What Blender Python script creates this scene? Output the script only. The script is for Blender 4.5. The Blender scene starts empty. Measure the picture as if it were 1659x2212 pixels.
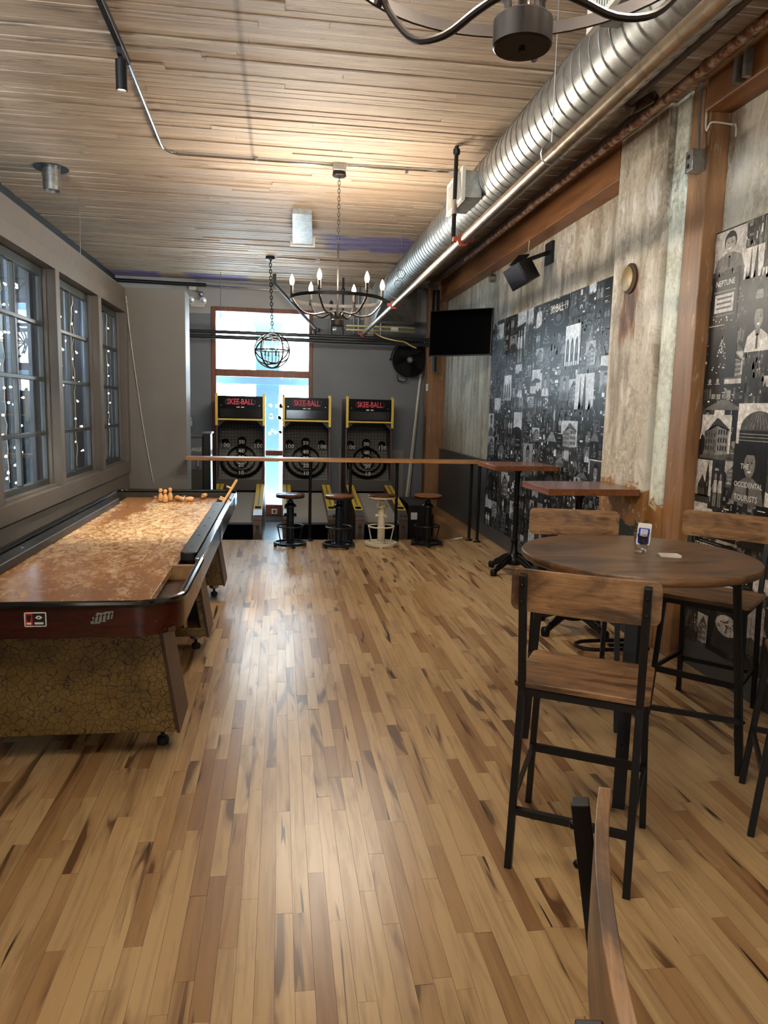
import bpy, bmesh, math, random
from mathutils import Vector, Matrix, Euler
D = bpy.data; S = bpy.context.scene; COL = S.collection
PI = math.pi; R = random.Random(11)
V = Vector

# ------------------------------------------------------------ camera
cam = D.cameras.new('camera'); camo = D.objects.new('camera', cam); COL.objects.link(camo)
cam.sensor_fit = 'HORIZONTAL'; cam.sensor_width = 36.0; cam.lens = 36.0 * 1587.35 / 1659.0
cam.clip_start = 0.05
PT, YW, RL = 0.13779, 0.14342, 0.02364
_F = V((math.sin(YW) * math.cos(PT), math.cos(YW) * math.cos(PT), -math.sin(PT)))
_Rt = V((math.cos(YW), -math.sin(YW), 0)); _U = _Rt.cross(_F)
_c, _s = math.cos(RL), math.sin(RL)
_X = _c * _Rt + _s * _U; _Y = -_s * _Rt + _c * _U
camo.matrix_world = Matrix(((_X.x, _Y.x, -_F.x, 0), (_X.y, _Y.y, -_F.y, 0), (_X.z, _Y.z, -_F.z, 1.65), (0, 0, 0, 1)))
S.camera = camo

# ------------------------------------------------------------ world, view, daylight portals
S.view_settings.view_transform = 'Standard'; S.view_settings.look = 'None'
S.view_settings.gamma = 1.0; S.view_settings.use_curve_mapping = False
S.view_settings.exposure = 0.42
W = D.worlds.new('overcast_sky'); S.world = W; W.use_nodes = True
bg = W.node_tree.nodes['Background']
bg.inputs[0].default_value = (0.80, 0.92, 1.0, 1); bg.inputs[1].default_value = 15.0
S.cycles.use_denoising = True
S.cycles.use_adaptive_sampling = True; S.cycles.adaptive_threshold = 0.1; S.cycles.adaptive_min_samples = 16
S.cycles.max_bounces = 8; S.cycles.diffuse_bounces = 3; S.cycles.glossy_bounces = 3
S.cycles.transmission_bounces = 6; S.cycles.transparent_max_bounces = 8
S.cycles.caustics_reflective = False; S.cycles.caustics_refractive = False
S.cycles.sample_clamp_indirect = 6.0


def portal(loc, rot, sx, sy):
    l = D.lights.new('daylight_portal', 'AREA'); l.shape = 'RECTANGLE'; l.size = sx; l.size_y = sy
    l.cycles.is_portal = True
    o = D.objects.new('daylight_portal', l); COL.objects.link(o); o.location = loc; o.rotation_euler = rot
    return o


portal((-0.29, 13.25, 1.65), (-PI / 2, 0, 0), 1.7, 3.4)          # back window
portal((0.45, -4.95, 1.75), (PI / 2, 0, 0), 1.1, 1.0)            # small shopfront window, added unseen behind the camera for daylight
portal((-2.26, 3.0, 1.6), (PI / 2, 0, 0), 0.8, 3.2)              # open end of the vestibule
LAMP = 1.35                                                        # overall lamp level
WARM = (1.0, 0.90, 0.76)


# ------------------------------------------------------------ helpers
def lin(c):
    return tuple(((x / 255) / 12.92 if x / 255 <= 0.04045 else ((x / 255 + 0.055) / 1.055) ** 2.4) for x in c[:3]) + (1.0,)


WM = {}


def tag(o, label=None, cat=None, group=None, kind=None):
    if label: o['label'] = label
    if cat: o['category'] = cat
    if group: o['group'] = group
    if kind: o['kind'] = kind
    return o


def T(name, label, cat, loc=(0, 0, 0), rz=0.0, group=None):
    o = D.objects.new(name, None); COL.objects.link(o); o.empty_display_size = 0.1
    o.location = loc; o.rotation_euler = (0, 0, rz)
    WM[o.name] = Matrix.Translation(V(loc)) @ Matrix.Rotation(rz, 4, 'Z')
    return tag(o, label, cat, group)


def copy_tree(o, parent=None):
    c = o.copy(); COL.objects.link(c)
    if parent: c.parent = parent
    for ch in list(o.children): copy_tree(ch, c)
    return c


def basis(d):
    d = d.normalized(); a = V((0, 0, 1)) if abs(d.z) < 0.95 else V((1, 0, 0))
    x = a.cross(d).normalized(); return x, d.cross(x)


class MB:
    def __init__(s): s.v = []; s.f = []; s.c = []; s.xf = None

    def _add(s, vs, fs, col=None):
        b = len(s.v)
        s.v += [(s.xf @ V(p)) if s.xf else V(p) for p in vs]
        s.f += [tuple(i + b for i in f) for f in fs]
        s.c += [col] * len(fs)
        return s

    def box(s, x0, x1, y0, y1, z0, z1, col=None):
        vs = [(x, y, z) for z in (z0, z1) for y in (y0, y1) for x in (x0, x1)]
        return s._add(vs, [(0, 2, 3, 1), (4, 5, 7, 6), (0, 1, 5, 4), (2, 6, 7, 3), (0, 4, 6, 2), (1, 3, 7, 5)], col)

    def hexa(s, bot, top):
        return s._add(list(bot) + list(top), [(3, 2, 1, 0), (4, 5, 6, 7), (0, 1, 5, 4), (1, 2, 6, 5), (2, 3, 7, 6), (3, 0, 4, 7)])

    def bar(s, p, q, w, t, up=(0, 0, 1)):
        p, q = V(p), V(q); d = (q - p).normalized(); u = V(up)
        x = d.cross(u)
        if x.length < 1e-4: x = d.cross(V((1, 0, 0)))
        x.normalize(); y = x.cross(d).normalized()
        r = lambda c: [c - x * w / 2 - y * t / 2, c + x * w / 2 - y * t / 2, c + x * w / 2 + y * t / 2, c - x * w / 2 + y * t / 2]
        return s.hexa(r(p), r(q))

    def cyl(s, p, q, r, n=16, r2=None, caps=True):
        p, q = V(p), V(q); x, y = basis(q - p); r2 = r if r2 is None else r2
        vs = []
        for c, rr in ((p, r), (q, r2)):
            for i in range(n):
                a = 2 * PI * i / n; vs.append(c + x * (math.cos(a) * rr) + y * (math.sin(a) * rr))
        fs = [(i, (i + 1) % n, n + (i + 1) % n, n + i) for i in range(n)]
        if caps: fs += [tuple(range(n - 1, -1, -1)), tuple(range(n, 2 * n))]
        return s._add(vs, fs)

    def tube(s, pts, r, n=8, closed=False):
        pts = [V(p) for p in pts]; k = len(pts); rs = r if isinstance(r, (list, tuple)) else [r] * k
        vs = []; px = None
        for i, p in enumerate(pts):
            if closed: d = pts[(i + 1) % k] - pts[i - 1]
            else: d = pts[min(i + 1, k - 1)] - pts[max(i - 1, 0)]
            d.normalize()
            if px is None: x, y = basis(d)
            else:
                x = px - d * px.dot(d)
                if x.length < 1e-5: x, y = basis(d)
                x.normalize(); y = d.cross(x)
            px = x
            for j in range(n):
                a = 2 * PI * j / n; vs.append(p + x * (math.cos(a) * rs[i]) + y * (math.sin(a) * rs[i]))
        fs = []
        for i in range(k if closed else k - 1):
            for j in range(n):
                a = i * n + j; b = i * n + (j + 1) % n; i2 = (i + 1) % k
                fs.append((a, b, i2 * n + (j + 1) % n, i2 * n + j))
        if not closed: fs += [tuple(range(n - 1, -1, -1)), tuple(range((k - 1) * n, k * n))]
        return s._add(vs, fs)

    def lathe(s, prof, c=(0, 0, 0), n=24, axis=(0, 0, 1)):
        c = V(c); ax = V(axis).normalized(); x, y = basis(ax); vs = []; k = len(prof)
        for r, z in prof:
            for i in range(n):
                a = 2 * PI * i / n; vs.append(c + ax * z + x * (math.cos(a) * r) + y * (math.sin(a) * r))
        fs = []
        for j in range(k - 1):
            for i in range(n):
                fs.append((j * n + i, j * n + (i + 1) % n, (j + 1) * n + (i + 1) % n, (j + 1) * n + i))
        cl = prof[0] == prof[-1]
        if prof[0][0] > 1e-5 and not cl: fs.append(tuple(range(n - 1, -1, -1)))
        if prof[-1][0] > 1e-5 and not cl: fs.append(tuple(range((k - 1) * n, k * n)))
        return s._add(vs, fs)

    def prism(s, poly, z0, z1, mp=None, col=None):
        n = len(poly); f = mp or (lambda a, b, c: (a, b, c))
        vs = [f(a, b, z0) for a, b in poly] + [f(a, b, z1) for a, b in poly]
        return s._add(vs, [tuple(range(n - 1, -1, -1)), tuple(range(n, 2 * n))] + [(i, (i + 1) % n, n + (i + 1) % n, n + i) for i in range(n)], col)

    def face(s, vs, col=None): return s._add(vs, [tuple(range(len(vs)))], col)

    def ball(s, c, r, n=12, m=8, sz=1.0):
        prof = [(max(1e-6, math.sin(PI * i / m) * r), -math.cos(PI * i / m) * r * sz) for i in range(m + 1)]
        return s.lathe(prof, c, n)

    def islands(s, pad=0.002):
        n = len(s.v); par = list(range(n))
        def find(a):
            while par[a] != a: par[a] = par[par[a]]; a = par[a]
            return a
        for f in s.f:
            r0 = find(f[0])
            for i in f[1:]: par[find(i)] = r0
        g = {}
        for k, f in enumerate(s.f): g.setdefault(find(f[0]), []).append(k)
        L = []
        for fs in g.values():
            ix = {i for k in fs for i in s.f[k]}; P = [s.v[i] for i in ix]
            L.append([fs, [min(p[a] for p in P) - pad for a in range(3)], [max(p[a] for p in P) + pad for a in range(3)]])
        ch = len(L) > 1
        while ch:
            ch = False
            for i in range(len(L)):
                for j in range(i + 1, len(L)):
                    A, B = L[i], L[j]
                    if all(A[1][a] <= B[2][a] and B[1][a] <= A[2][a] for a in range(3)):
                        A[0] += B[0]; A[1] = [min(x, y) for x, y in zip(A[1], B[1])]; A[2] = [max(x, y) for x, y in zip(A[2], B[2])]; L.pop(j); ch = True; break
                if ch: break
        return [x[0] for x in L]

    def build(s, name, mat, parent=None, *a, one=False, **k):
        if parent is not None and not one and k.get('kind') is None and len(s.f) < 6000:
            isl = s.islands()
            if len(isl) > 1:
                out = None
                for fs in isl:
                    m = MB(); mp = {}
                    for f in fs:
                        for i in s.f[f]:
                            if i not in mp: mp[i] = len(m.v); m.v.append(s.v[i])
                        m.f.append(tuple(mp[i] for i in s.f[f])); m.c.append(s.c[f])
                    o = m._build(name, mat, parent, *a, **k); out = out or o
                return out
        return s._build(name, mat, parent, *a, **k)

    def _build(s, name, mat, parent=None, label=None, cat=None, group=None, kind=None, smooth=True, ang=35, bev=0.0, origin=None, seg=2):
        vs = s.v
        me = D.meshes.new(name); o = D.objects.new(name, me); COL.objects.link(o)
        if parent is not None:
            o.parent = parent; m = WM[parent.name]; WM[o.name] = m
            if not origin == 'local':
                im = m.inverted(); vs = [im @ p for p in vs]
        else:
            if origin is None:
                xs = [p.x for p in vs]; ys = [p.y for p in vs]; zs = [p.z for p in vs]
                og = V(((min(xs) + max(xs)) / 2, (min(ys) + max(ys)) / 2, min(zs)))
            else: og = V(origin)
            o.location = og; vs = [p - og for p in vs]; WM[o.name] = Matrix.Translation(og)
        me.from_pydata([tuple(p) for p in vs], [], s.f)
        if any(c is not None for c in s.c):
            at = me.color_attributes.new('Col', 'FLOAT_COLOR', 'CORNER'); k = 0
            for i, p in enumerate(me.polygons):
                c = s.c[i] or (1, 1, 1, 1)
                for _ in p.loop_indices: at.data[k].color = c; k += 1
        if mat is not None: me.materials.append(mat)
        if s.c is not None:
            bm = bmesh.new(); bm.from_mesh(me); bmesh.ops.recalc_face_normals(bm, faces=bm.faces) if not any(c is not None for c in s.c) else None
            bm.to_mesh(me); bm.free()
        if smooth:
            me.shade_smooth(); me.set_sharp_from_angle(angle=math.radians(ang))
        if bev:
            b = o.modifiers.new('bevel', 'BEVEL'); b.width = bev; b.segments = seg; b.limit_method = 'ANGLE'; b.angle_limit = math.radians(40)
        return tag(o, label, cat, group, kind)


def text_mesh(body, size, sx=1.0, ext=0.0, bold=0.0):
    cu = D.curves.new('lettering', 'FONT'); cu.body = body; cu.size = size; cu.extrude = ext; cu.align_x = 'CENTER'; cu.align_y = 'CENTER'
    cu.offset = bold; cu.resolution_u = 2
    o = D.objects.new('lettering_tmp', cu); COL.objects.link(o)
    dg = bpy.context.evaluated_depsgraph_get(); me = D.meshes.new_from_object(o.evaluated_get(dg))
    vs = [(v.co.x * sx, v.co.y, v.co.z) for v in me.vertices]; fs = [tuple(p.vertices) for p in me.polygons]
    D.objects.remove(o); D.curves.remove(cu); D.meshes.remove(me)
    return vs, fs


def letter(mb, body, size, mp, sx=1.0, col=None, ext=0.0, bold=0.0):
    vs, fs = text_mesh(body, size, sx, ext, bold)
    return mb._add([mp(a, b, c) for a, b, c in vs], fs, col)


def arc(c, r, a0, a1, n, plane='xz'):
    out = []
    for i in range(n + 1):
        a = a0 + (a1 - a0) * i / n; u, w = math.cos(a) * r, math.sin(a) * r
        out.append(V((c[0] + u, c[1], c[2] + w)) if plane == 'xz' else V((c[0] + u, c[1] + w, c[2])) if plane == 'xy' else V((c[0], c[1] + u, c[2] + w)))
    return out


def rrect(x0, x1, y0, y1, r, n=5):
    pts = []
    for cx, cy, a in ((x1 - r, y0 + r, -PI / 2), (x1 - r, y1 - r, 0), (x0 + r, y1 - r, PI / 2), (x0 + r, y0 + r, PI)):
        pts += [(cx + r * math.cos(a + PI / 2 * i / n), cy + r * math.sin(a + PI / 2 * i / n)) for i in range(n + 1)]
    return pts


def spline(pts, n=6):
    pts = [V(p) for p in pts]; out = []
    for i in range(len(pts) - 1):
        p0 = pts[max(i - 1, 0)]; p1 = pts[i]; p2 = pts[i + 1]; p3 = pts[min(i + 2, len(pts) - 1)]
        for j in range(n):
            t = j / n; out.append(0.5 * ((2 * p1) + (p2 - p0) * t + (2 * p0 - 5 * p1 + 4 * p2 - p3) * t * t + (3 * p1 - p0 - 3 * p2 + p3) * t ** 3))
    return out + [pts[-1]]


# ------------------------------------------------------------ materials
class NT:
    def __init__(s, name):
        s.m = D.materials.new(name); s.m.use_nodes = True; s.t = s.m.node_tree; s.p = s.t.nodes['Principled BSDF']

    def put(s, sock, v):
        if hasattr(v, 'is_output') or isinstance(v, bpy.types.NodeSocket): s.t.links.new(v, sock)
        else: sock.default_value = v

    def n(s, typ, ins=None, **kw):
        nd = s.t.nodes.new('ShaderNode' + typ)
        for k, v in kw.items(): setattr(nd, k, v)
        for k, v in (ins or {}).items(): s.put(nd.inputs[k], v)
        return nd

    def math(s, op, a, b=0.0, clamp=False):
        nd = s.n('Math', {0: a, 1: b}, operation=op); nd.use_clamp = clamp; return nd.outputs[0]

    def ramp(s, fac, stops):
        nd = s.n('ValToRGB', {0: fac}); cr = nd.color_ramp
        while len(cr.elements) < len(stops): cr.elements.new(0.5)
        for e, (p, c) in zip(cr.elements, stops): e.position = p; e.color = lin(c) if len(c) == 3 and max(c) > 1.001 else (c if len(c) == 4 else tuple(c) + (1,))
        return nd.outputs[0]

    def mix(s, fac, a, b, blend='MIX'):
        nd = s.n('Mix', data_type='RGBA', blend_type=blend)
        s.put(nd.inputs[0], fac); s.put(nd.inputs[6], a); s.put(nd.inputs[7], b); return nd.outputs[2]

    def noise(s, vec, scale, detail=4.0, rough=0.55, dist=0.0):
        return s.n('TexNoise', {'Vector': vec, 'Scale': scale, 'Detail': detail, 'Roughness': rough, 'Distortion': dist}).outputs[0]

    def pos(s): return s.n('NewGeometry').outputs['Position']

    def obj(s): return s.n('TexCoord').outputs['Object']

    def scl(s, vec, sx, sy, sz, off=None):
        nd = s.n('Mapping', {'Vector': vec}); nd.inputs['Scale'].default_value = (sx, sy, sz)
        if off is not None: s.put(nd.inputs['Location'], off)
        return nd.outputs[0]

    def bump(s, h, strength=0.3, dist=0.01):
        s.t.links.new(s.n('Bump', {'Height': h, 'Strength': strength, 'Distance': dist}).outputs[0], s.p.inputs['Normal'])

    def xyz(s, v):
        nd = s.n('SeparateXYZ', {0: v}); return nd.outputs

    def done(s, base=None, rough=None, metal=None, **kw):
        if base is not None: s.put(s.p.inputs['Base Color'], base)
        if rough is not None: s.put(s.p.inputs['Roughness'], rough)
        if metal is not None: s.put(s.p.inputs['Metallic'], metal)
        for k, v in kw.items(): s.put(s.p.inputs[k], v)
        return s.m


def flat(name, c, rough=0.5, metal=0.0, var=0.08, scale=18.0, bump=0.0, **kw):
    """plain paint or metal with a little procedural mottling"""
    n = NT(name); o = n.obj(); f = n.noise(o, scale, 3)
    c0 = lin(c); a = tuple(min(1, x * (1 - var)) for x in c0[:3]) + (1,); b = tuple(min(1, x * (1 + var)) for x in c0[:3]) + (1,)
    rr = n.math('MULTIPLY_ADD', n.noise(o, scale * 2.3, 3), rough * 0.3); n.t.nodes[-1].inputs[2].default_value = rough * 0.85
    if bump: n.bump(f, bump, 0.003)
    return n.done(n.mix(f, a, b), rr, metal, **kw)


def glow(name, c, st):
    n = NT(name); n.done(lin(c), 0.5); n.p.inputs['Emission Color'].default_value = lin(c); n.p.inputs['Emission Strength'].default_value = st
    return n.m


def plank_mat(name, stops, rough, axis, gs, streak=(70, 44, 26), bump=0.15, knots=0.5, coat=0.0):
    """boards told apart by object random or by the 'rnd' attribute; grain runs along axis"""
    n = NT(name); p = n.pos()
    rnd = n.math('FRACT', n.math('ADD', n.n('ObjectInfo').outputs['Random'], n.n('Attribute', attribute_name='rnd').outputs['Fac']))
    off = n.n('CombineXYZ', {0: n.math('MULTIPLY', rnd, 37.0), 1: n.math('MULTIPLY', rnd, 91.0), 2: n.math('MULTIPLY', rnd, 53.0)}).outputs[0]
    s1 = [gs, gs, gs]; s1['xyz'.index(axis)] = gs * 0.07
    g = n.noise(n.scl(p, *s1, off=off), 1.0, 6, 0.62, 0.6)
    s2 = [gs * .28, gs * .28, gs * .28]; s2['xyz'.index(axis)] = gs * 0.035
    g2 = n.noise(n.scl(p, *s2, off=off), 1.0, 3, 0.5, 1.2)
    base = n.ramp(rnd, stops)
    c = n.mix(n.math('MULTIPLY', n.math('SUBTRACT', g, 0.47, True), 1.7, True), base, lin(streak))
    k = n.math('MULTIPLY', n.math('SUBTRACT', g2, 0.545, True), 9.0 * knots, True)
    c = n.mix(n.math('MULTIPLY', k, 0.55), c, lin(tuple(x * 1.25 for x in streak)))
    k2 = n.math('MULTIPLY', n.math('SUBTRACT', g2, 0.625, True), 26.0 * knots, True)
    c = n.mix(n.math('MULTIPLY', k2, 0.7), c, lin(tuple(x * 0.8 for x in streak)))
    s3 = [gs * 1.1, gs * 1.1, gs * 1.1]; s3['xyz'.index(axis)] = gs * 0.05
    g3 = n.noise(n.scl(p, *s3, off=off), 1.0, 2, 0.5, 0.8)
    c = n.mix(n.math('MULTIPLY', n.math('SUBTRACT', g3, 0.685, True), 22.0 * knots, True), c, lin(tuple(x * 0.55 for x in streak)))
    n.bump(g, bump, 0.002)
    r = n.math('ADD', rough - 0.06, n.math('MULTIPLY', g, 0.16))
    return n.done(c, r, 0.0, **({'Coat Weight': coat, 'Coat Roughness': 0.12} if coat else {}))


FLOOR = plank_mat('maple_floor', [(0.0, (180, 149, 107)), (0.35, (195, 165, 121)), (0.65, (184, 151, 107)), (0.87, (164, 128, 87)), (1.0, (144, 107, 71))], 0.29, 'y', 26, (88, 56, 34), 0.05, 1.0)
CEIL = None
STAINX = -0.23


def ceil_mat():
    n = NT('weathered_ceiling_boards'); p = n.pos()
    rnd = n.math('FRACT', n.math('ADD', n.n('ObjectInfo').outputs['Random'], n.n('Attribute', attribute_name='rnd').outputs['Fac']))
    off = n.n('CombineXYZ', {0: n.math('MULTIPLY', rnd, 17.0), 1: n.math('MULTIPLY', rnd, 5.0), 2: 0.0}).outputs[0]
    g = n.noise(n.scl(p, 1.6, 75, 75, off=off), 1.0, 7, 0.72, 0.25)
    b = n.noise(n.scl(p, 0.5, 1.1, 1), 1.6, 5, 0.6, 0.8)
    ge = n.math('MULTIPLY', n.math('SUBTRACT', g, 0.33, True), 3.0, True)
    c = n.mix(ge, lin((136, 116, 98)), lin((204, 184, 160)))
    c = n.mix(n.math('MULTIPLY', rnd, 0.5), c, lin((134, 112, 92)))
    warm = n.math('MULTIPLY', n.math('SUBTRACT', b, 0.46, True), 3.5, True)
    c = n.mix(n.math('MULTIPLY', warm, 0.35), c, lin((150, 112, 74)))
    dark = n.math('MULTIPLY', n.math('SUBTRACT', n.noise(n.scl(p, 1.1, 13, 13), 1.0, 6, 0.75, 1.2), 0.56, True), 7.0, True)
    c = n.mix(n.math('MULTIPLY', dark, 0.85), c, lin((52, 38, 28)))
    pale = n.math('MULTIPLY', n.math('SUBTRACT', n.noise(n.scl(p, 0.9, 40, 40, off=off), 1.0, 5, 0.7, 0.2), 0.575, True), 8.0, True)
    c = n.mix(n.math('MULTIPLY', pale, 0.7), c, lin((206, 190, 168)))
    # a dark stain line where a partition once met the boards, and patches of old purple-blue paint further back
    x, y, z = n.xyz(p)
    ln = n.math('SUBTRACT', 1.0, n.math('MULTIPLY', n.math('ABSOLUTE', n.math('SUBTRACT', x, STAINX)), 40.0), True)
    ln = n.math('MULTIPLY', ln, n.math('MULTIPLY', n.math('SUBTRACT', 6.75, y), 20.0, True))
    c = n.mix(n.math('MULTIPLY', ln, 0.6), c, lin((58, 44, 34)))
    wob = n.math('MULTIPLY', n.math('SUBTRACT', n.noise(n.scl(p, 2, 7, 1), 1.5, 4), 0.5), 1.1)

    def patch(cx, cy, hx, hy):
        ax = n.math('SUBTRACT', 1.0, n.math('DIVIDE', n.math('ABSOLUTE', n.math('SUBTRACT', x, cx)), hx))
        ay = n.math('SUBTRACT', 1.0, n.math('DIVIDE', n.math('ABSOLUTE', n.math('SUBTRACT', y, cy)), hy))
        return n.math('MULTIPLY', n.math('ADD', n.math('MINIMUM', ax, ay), wob), 9.0, True)
    m = n.math('MAXIMUM', patch(1.25, 9.8, 0.7, 0.42), n.math('MAXIMUM', patch(-1.0, 12.95, 0.5, 0.4), patch(-2.45, 12.95, 0.5, 0.4)))
    c = n.mix(n.math('MULTIPLY', m, 0.75), c, lin((92, 88, 150)))
    n.bump(n.math('SUBTRACT', g, n.math('MULTIPLY', dark, 0.5)), 0.8, 0.008)
    return n.done(c, n.math('ADD', 0.42, n.math('MULTIPLY', g, 0.3)), 0.0)


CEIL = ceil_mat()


def rustic(name, a, b, dark, axis='x', rough=0.45, sc=1.0, blot=0.4, scuff=0.0):
    n = NT(name); o = n.obj(); s1 = [34 * sc] * 3; s1['xyz'.index(axis)] = 2.2 * sc
    off = n.n('CombineXYZ', {0: n.math('MULTIPLY', n.n('ObjectInfo').outputs['Random'], 9.0), 1: 0.0, 2: 0.0}).outputs[0]
    g = n.noise(n.scl(o, *s1, off=off), 1.0, 6, 0.65, 0.5)
    s2 = [9 * sc] * 3; s2['xyz'.index(axis)] = 3.2 * sc
    bl = n.noise(n.scl(o, *s2, off=off), 1.0, 5, 0.6, 1.0)
    ge = n.math('MULTIPLY', n.math('SUBTRACT', g, 0.32, True), 2.8, True)
    c = n.mix(ge, lin(a), lin(b))
    c = n.mix(n.math('MULTIPLY', n.math('MULTIPLY', n.math('SUBTRACT', bl, 0.48, True), 6.5 * blot, True), 0.85), c, lin(dark))
    c = n.mix(n.math('MULTIPLY', n.math('SUBTRACT', 0.44, bl, True), 3.0 * blot, True), c, lin(tuple(min(255, x * 1.16) for x in b)))
    if blot > 0.6:
        v = n.n('TexVoronoi', {'Vector': n.scl(o, 3.1 * sc, 11 * sc, 11 * sc, off=off), 'Scale': 1.0}).outputs['Distance']
        c = n.mix(n.math('MULTIPLY', n.math('MULTIPLY', n.math('SUBTRACT', 0.17, v, True), 9.0, True), 0.8), c, lin(tuple(x * 0.7 for x in dark)))
    if scuff:
        sf = n.noise(n.scl(o, 30, 30, 5, off=off), 1.0, 6, 0.75, 0.4)
        c = n.mix(n.math('MULTIPLY', n.math('SUBTRACT', sf, 0.60, True), 9.0 * scuff, True), c, lin((206, 186, 156)))
    s4 = [160 * sc] * 3; s4['xyz'.index(axis)] = 9 * sc
    fg = n.noise(n.scl(o, *s4, off=off), 1.0, 4, 0.7, 0.3)
    c = n.mix(n.math('MULTIPLY', n.math('SUBTRACT', fg, 0.48, True), 2.2 * blot, True), c, lin(dark))
    n.bump(g, 0.12, 0.002)
    return n.done(c, n.math('ADD', rough - 0.08, n.math('MULTIPLY', g, 0.2)), 0.0)


RUST_WOOD = rustic('rustic_brown_wood', (104, 75, 50), (164, 124, 84), (60, 42, 30), 'x', 0.42, 1.0, 1.0)
TABLE_WOOD = rustic('rustic_round_table_wood', (84, 58, 36), (128, 92, 58), (56, 38, 26), 'x', 0.34, 0.8, 1.0)
BLOCK = rustic('reddish_butcher_block', (100, 60, 38), (132, 84, 54), (88, 50, 30), 'y', 0.22, 0.5, 0.12)
BARTOP = rustic('honey_bar_top', (150, 104, 60), (186, 138, 86), (120, 78, 42), 'x', 0.28, 0.6)
MAHOG = rustic('mahogany_veneer', (44, 14, 9), (68, 21, 12), (28, 9, 6), 'x', 0.22, 0.6)
BEAM = rustic('brown_stained_timber', (104, 64, 32), (146, 96, 52), (72, 44, 24), 'y', 0.5, 0.35)
POST = rustic('scuffed_brown_post', (114, 80, 52), (156, 114, 76), (88, 58, 36), 'z', 0.5, 0.35, 0.4, 0.8)
REDWOOD = rustic('red_brown_window_frame', (104, 54, 34), (140, 78, 50), (74, 36, 24), 'z', 0.45, 0.6)
PINWOOD = flat('pale_maple', (214, 166, 110), 0.4, 0, 0.12)
PLY = rustic('pale_plywood', (138, 104, 70), (172, 134, 94), (110, 80, 52), 'y', 0.5, 0.5)

BLACK = flat('black_powder_coat', (22, 23, 26), 0.42, 0.3)
IRON = flat('black_cast_iron', (20, 20, 21), 0.38, 0.5, 0.2, 30, 0.2)
NAVY = flat('dark_navy_enamel', (22, 31, 42), 0.35, 0.4)
CREAM = flat('chipped_cream_enamel', (206, 196, 172), 0.4, 0.0)
BRONZE = flat('dark_bronze', (40, 34, 31), 0.38, 0.7)
RUBBER = flat('black_rubber', (14, 14, 14), 0.7)
CHROME = flat('bright_chrome', (200, 205, 210), 0.15, 1.0, 0.03)
MATTE = flat('matte_black_wire', (12, 12, 13), 0.6, **{'Specular IOR Level': 0.2})
STEEL = flat('brushed_steel', (150, 152, 155), 0.34, 0.9)
ALU = flat('cast_aluminium', (176, 186, 196), 0.3, 0.8)
GREY = flat('warm_grey_wall_paint', (96, 91, 86), 0.5, 0, 0.05, 6)
GREYD = flat('dark_grey_base_paint', (64, 65, 67), 0.45, 0, 0.05, 6)
PILLAR = flat('grey_pillar_paint', (118, 116, 112), 0.5, 0, 0.04, 5)
WHITE = flat('white_enamel', (220, 220, 214), 0.4)
OFFW = flat('off_white_plastic', (196, 192, 182), 0.45)
PIPEGREY = flat('dark_grey_pipe_paint', (52, 55, 60), 0.3, 0.4)
TEAL = flat('dark_teal_sash_paint', (44, 52, 54), 0.35)
YEL = flat('yellow_moulding', (214, 184, 60), 0.35)
CHAR = flat('charcoal_cabinet_laminate', (40, 39, 38), 0.42)
CHAR2 = flat('grey_cabinet_side', (62, 60, 58), 0.5)
BROWNMET = flat('brown_metal_front', (92, 76, 66), 0.4, 0.4)
GLOSSBLK = flat('glossy_black_acrylic', (8, 8, 10), 0.2, **{'Specular IOR Level': 0.12})
LANE = flat('grey_alley_mat', (156, 156, 152), 0.4)
BOARDBK = flat('charcoal_target_board', (104, 103, 100), 0.6)
REDCLAMP = flat('red_pipe_clamp', (150, 62, 44), 0.45, 0.2)
def translucent_paper():
    n = NT('translucent_window_sticker'); d = n.n('BsdfDiffuse', {'Color': (0.85, 0.85, 0.82, 1)}); t = n.n('BsdfTranslucent', {'Color': (0.75, 0.75, 0.72, 1)})
    x = n.n('MixShader', {0: 0.5, 1: d.outputs[0], 2: t.outputs[0]}); n.t.links.new(x.outputs[0], n.t.nodes['Material Output'].inputs[0]); return n.m


PAPER = translucent_paper()
CARD = flat('card_white', (232, 230, 226), 0.6)
BLUE = flat('coaster_blue', (24, 62, 190), 0.5, 0, 0.04)
INK = flat('lettering_white', (216, 214, 208), 0.5)
REDINK = flat('lettering_red', (200, 62, 84), 0.5)
PINKINK = flat('faded_pink_print', (120, 72, 74), 0.6)
DULLINK = flat('dull_grey_print', (88, 86, 84), 0.6)
OUTBLUE = flat('blue_exterior_paint', (150, 200, 226), 0.6)
BRASSY = flat('olive_brass_tube', (150, 146, 104), 0.35, 0.6)
WIRE = flat('pale_wire', (196, 184, 160), 0.5)
YROPE = flat('yellow_rope', (190, 160, 96), 0.6)
SLATE = flat('lower_floor_grey', (84, 88, 92), 0.3, 0, 0.2, 4)
BULB = glow('warm_candle_bulb', (255, 214, 150), 30.0)
FAIRY = glow('warm_fairy_light', (255, 236, 200), 5.0)
SPOTGLOW = glow('spot_lens', (255, 226, 190), 12.0)


def galv(name, c, rough, metal=0.95):
    n = NT(name); o = n.obj()
    v = n.n('TexVoronoi', {'Vector': o, 'Scale': 26.0}).outputs['Color']
    s = n.xyz(v)[0]; f = n.noise(o, 3.0, 4)
    b = n.mix(n.math('ADD', n.math('MULTIPLY', s, 0.35), n.math('MULTIPLY', f, 0.5)), lin(tuple(x * 0.72 for x in c)), lin(tuple(min(255, x * 1.12) for x in c)))
    return n.done(b, n.math('ADD', rough, n.math('MULTIPLY', f, 0.14)), metal)


GALV = galv('galvanised_steel', (172, 172, 168), 0.36)
PIPEST = galv('worn_steel_pipe', (168, 150, 126), 0.26)


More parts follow.
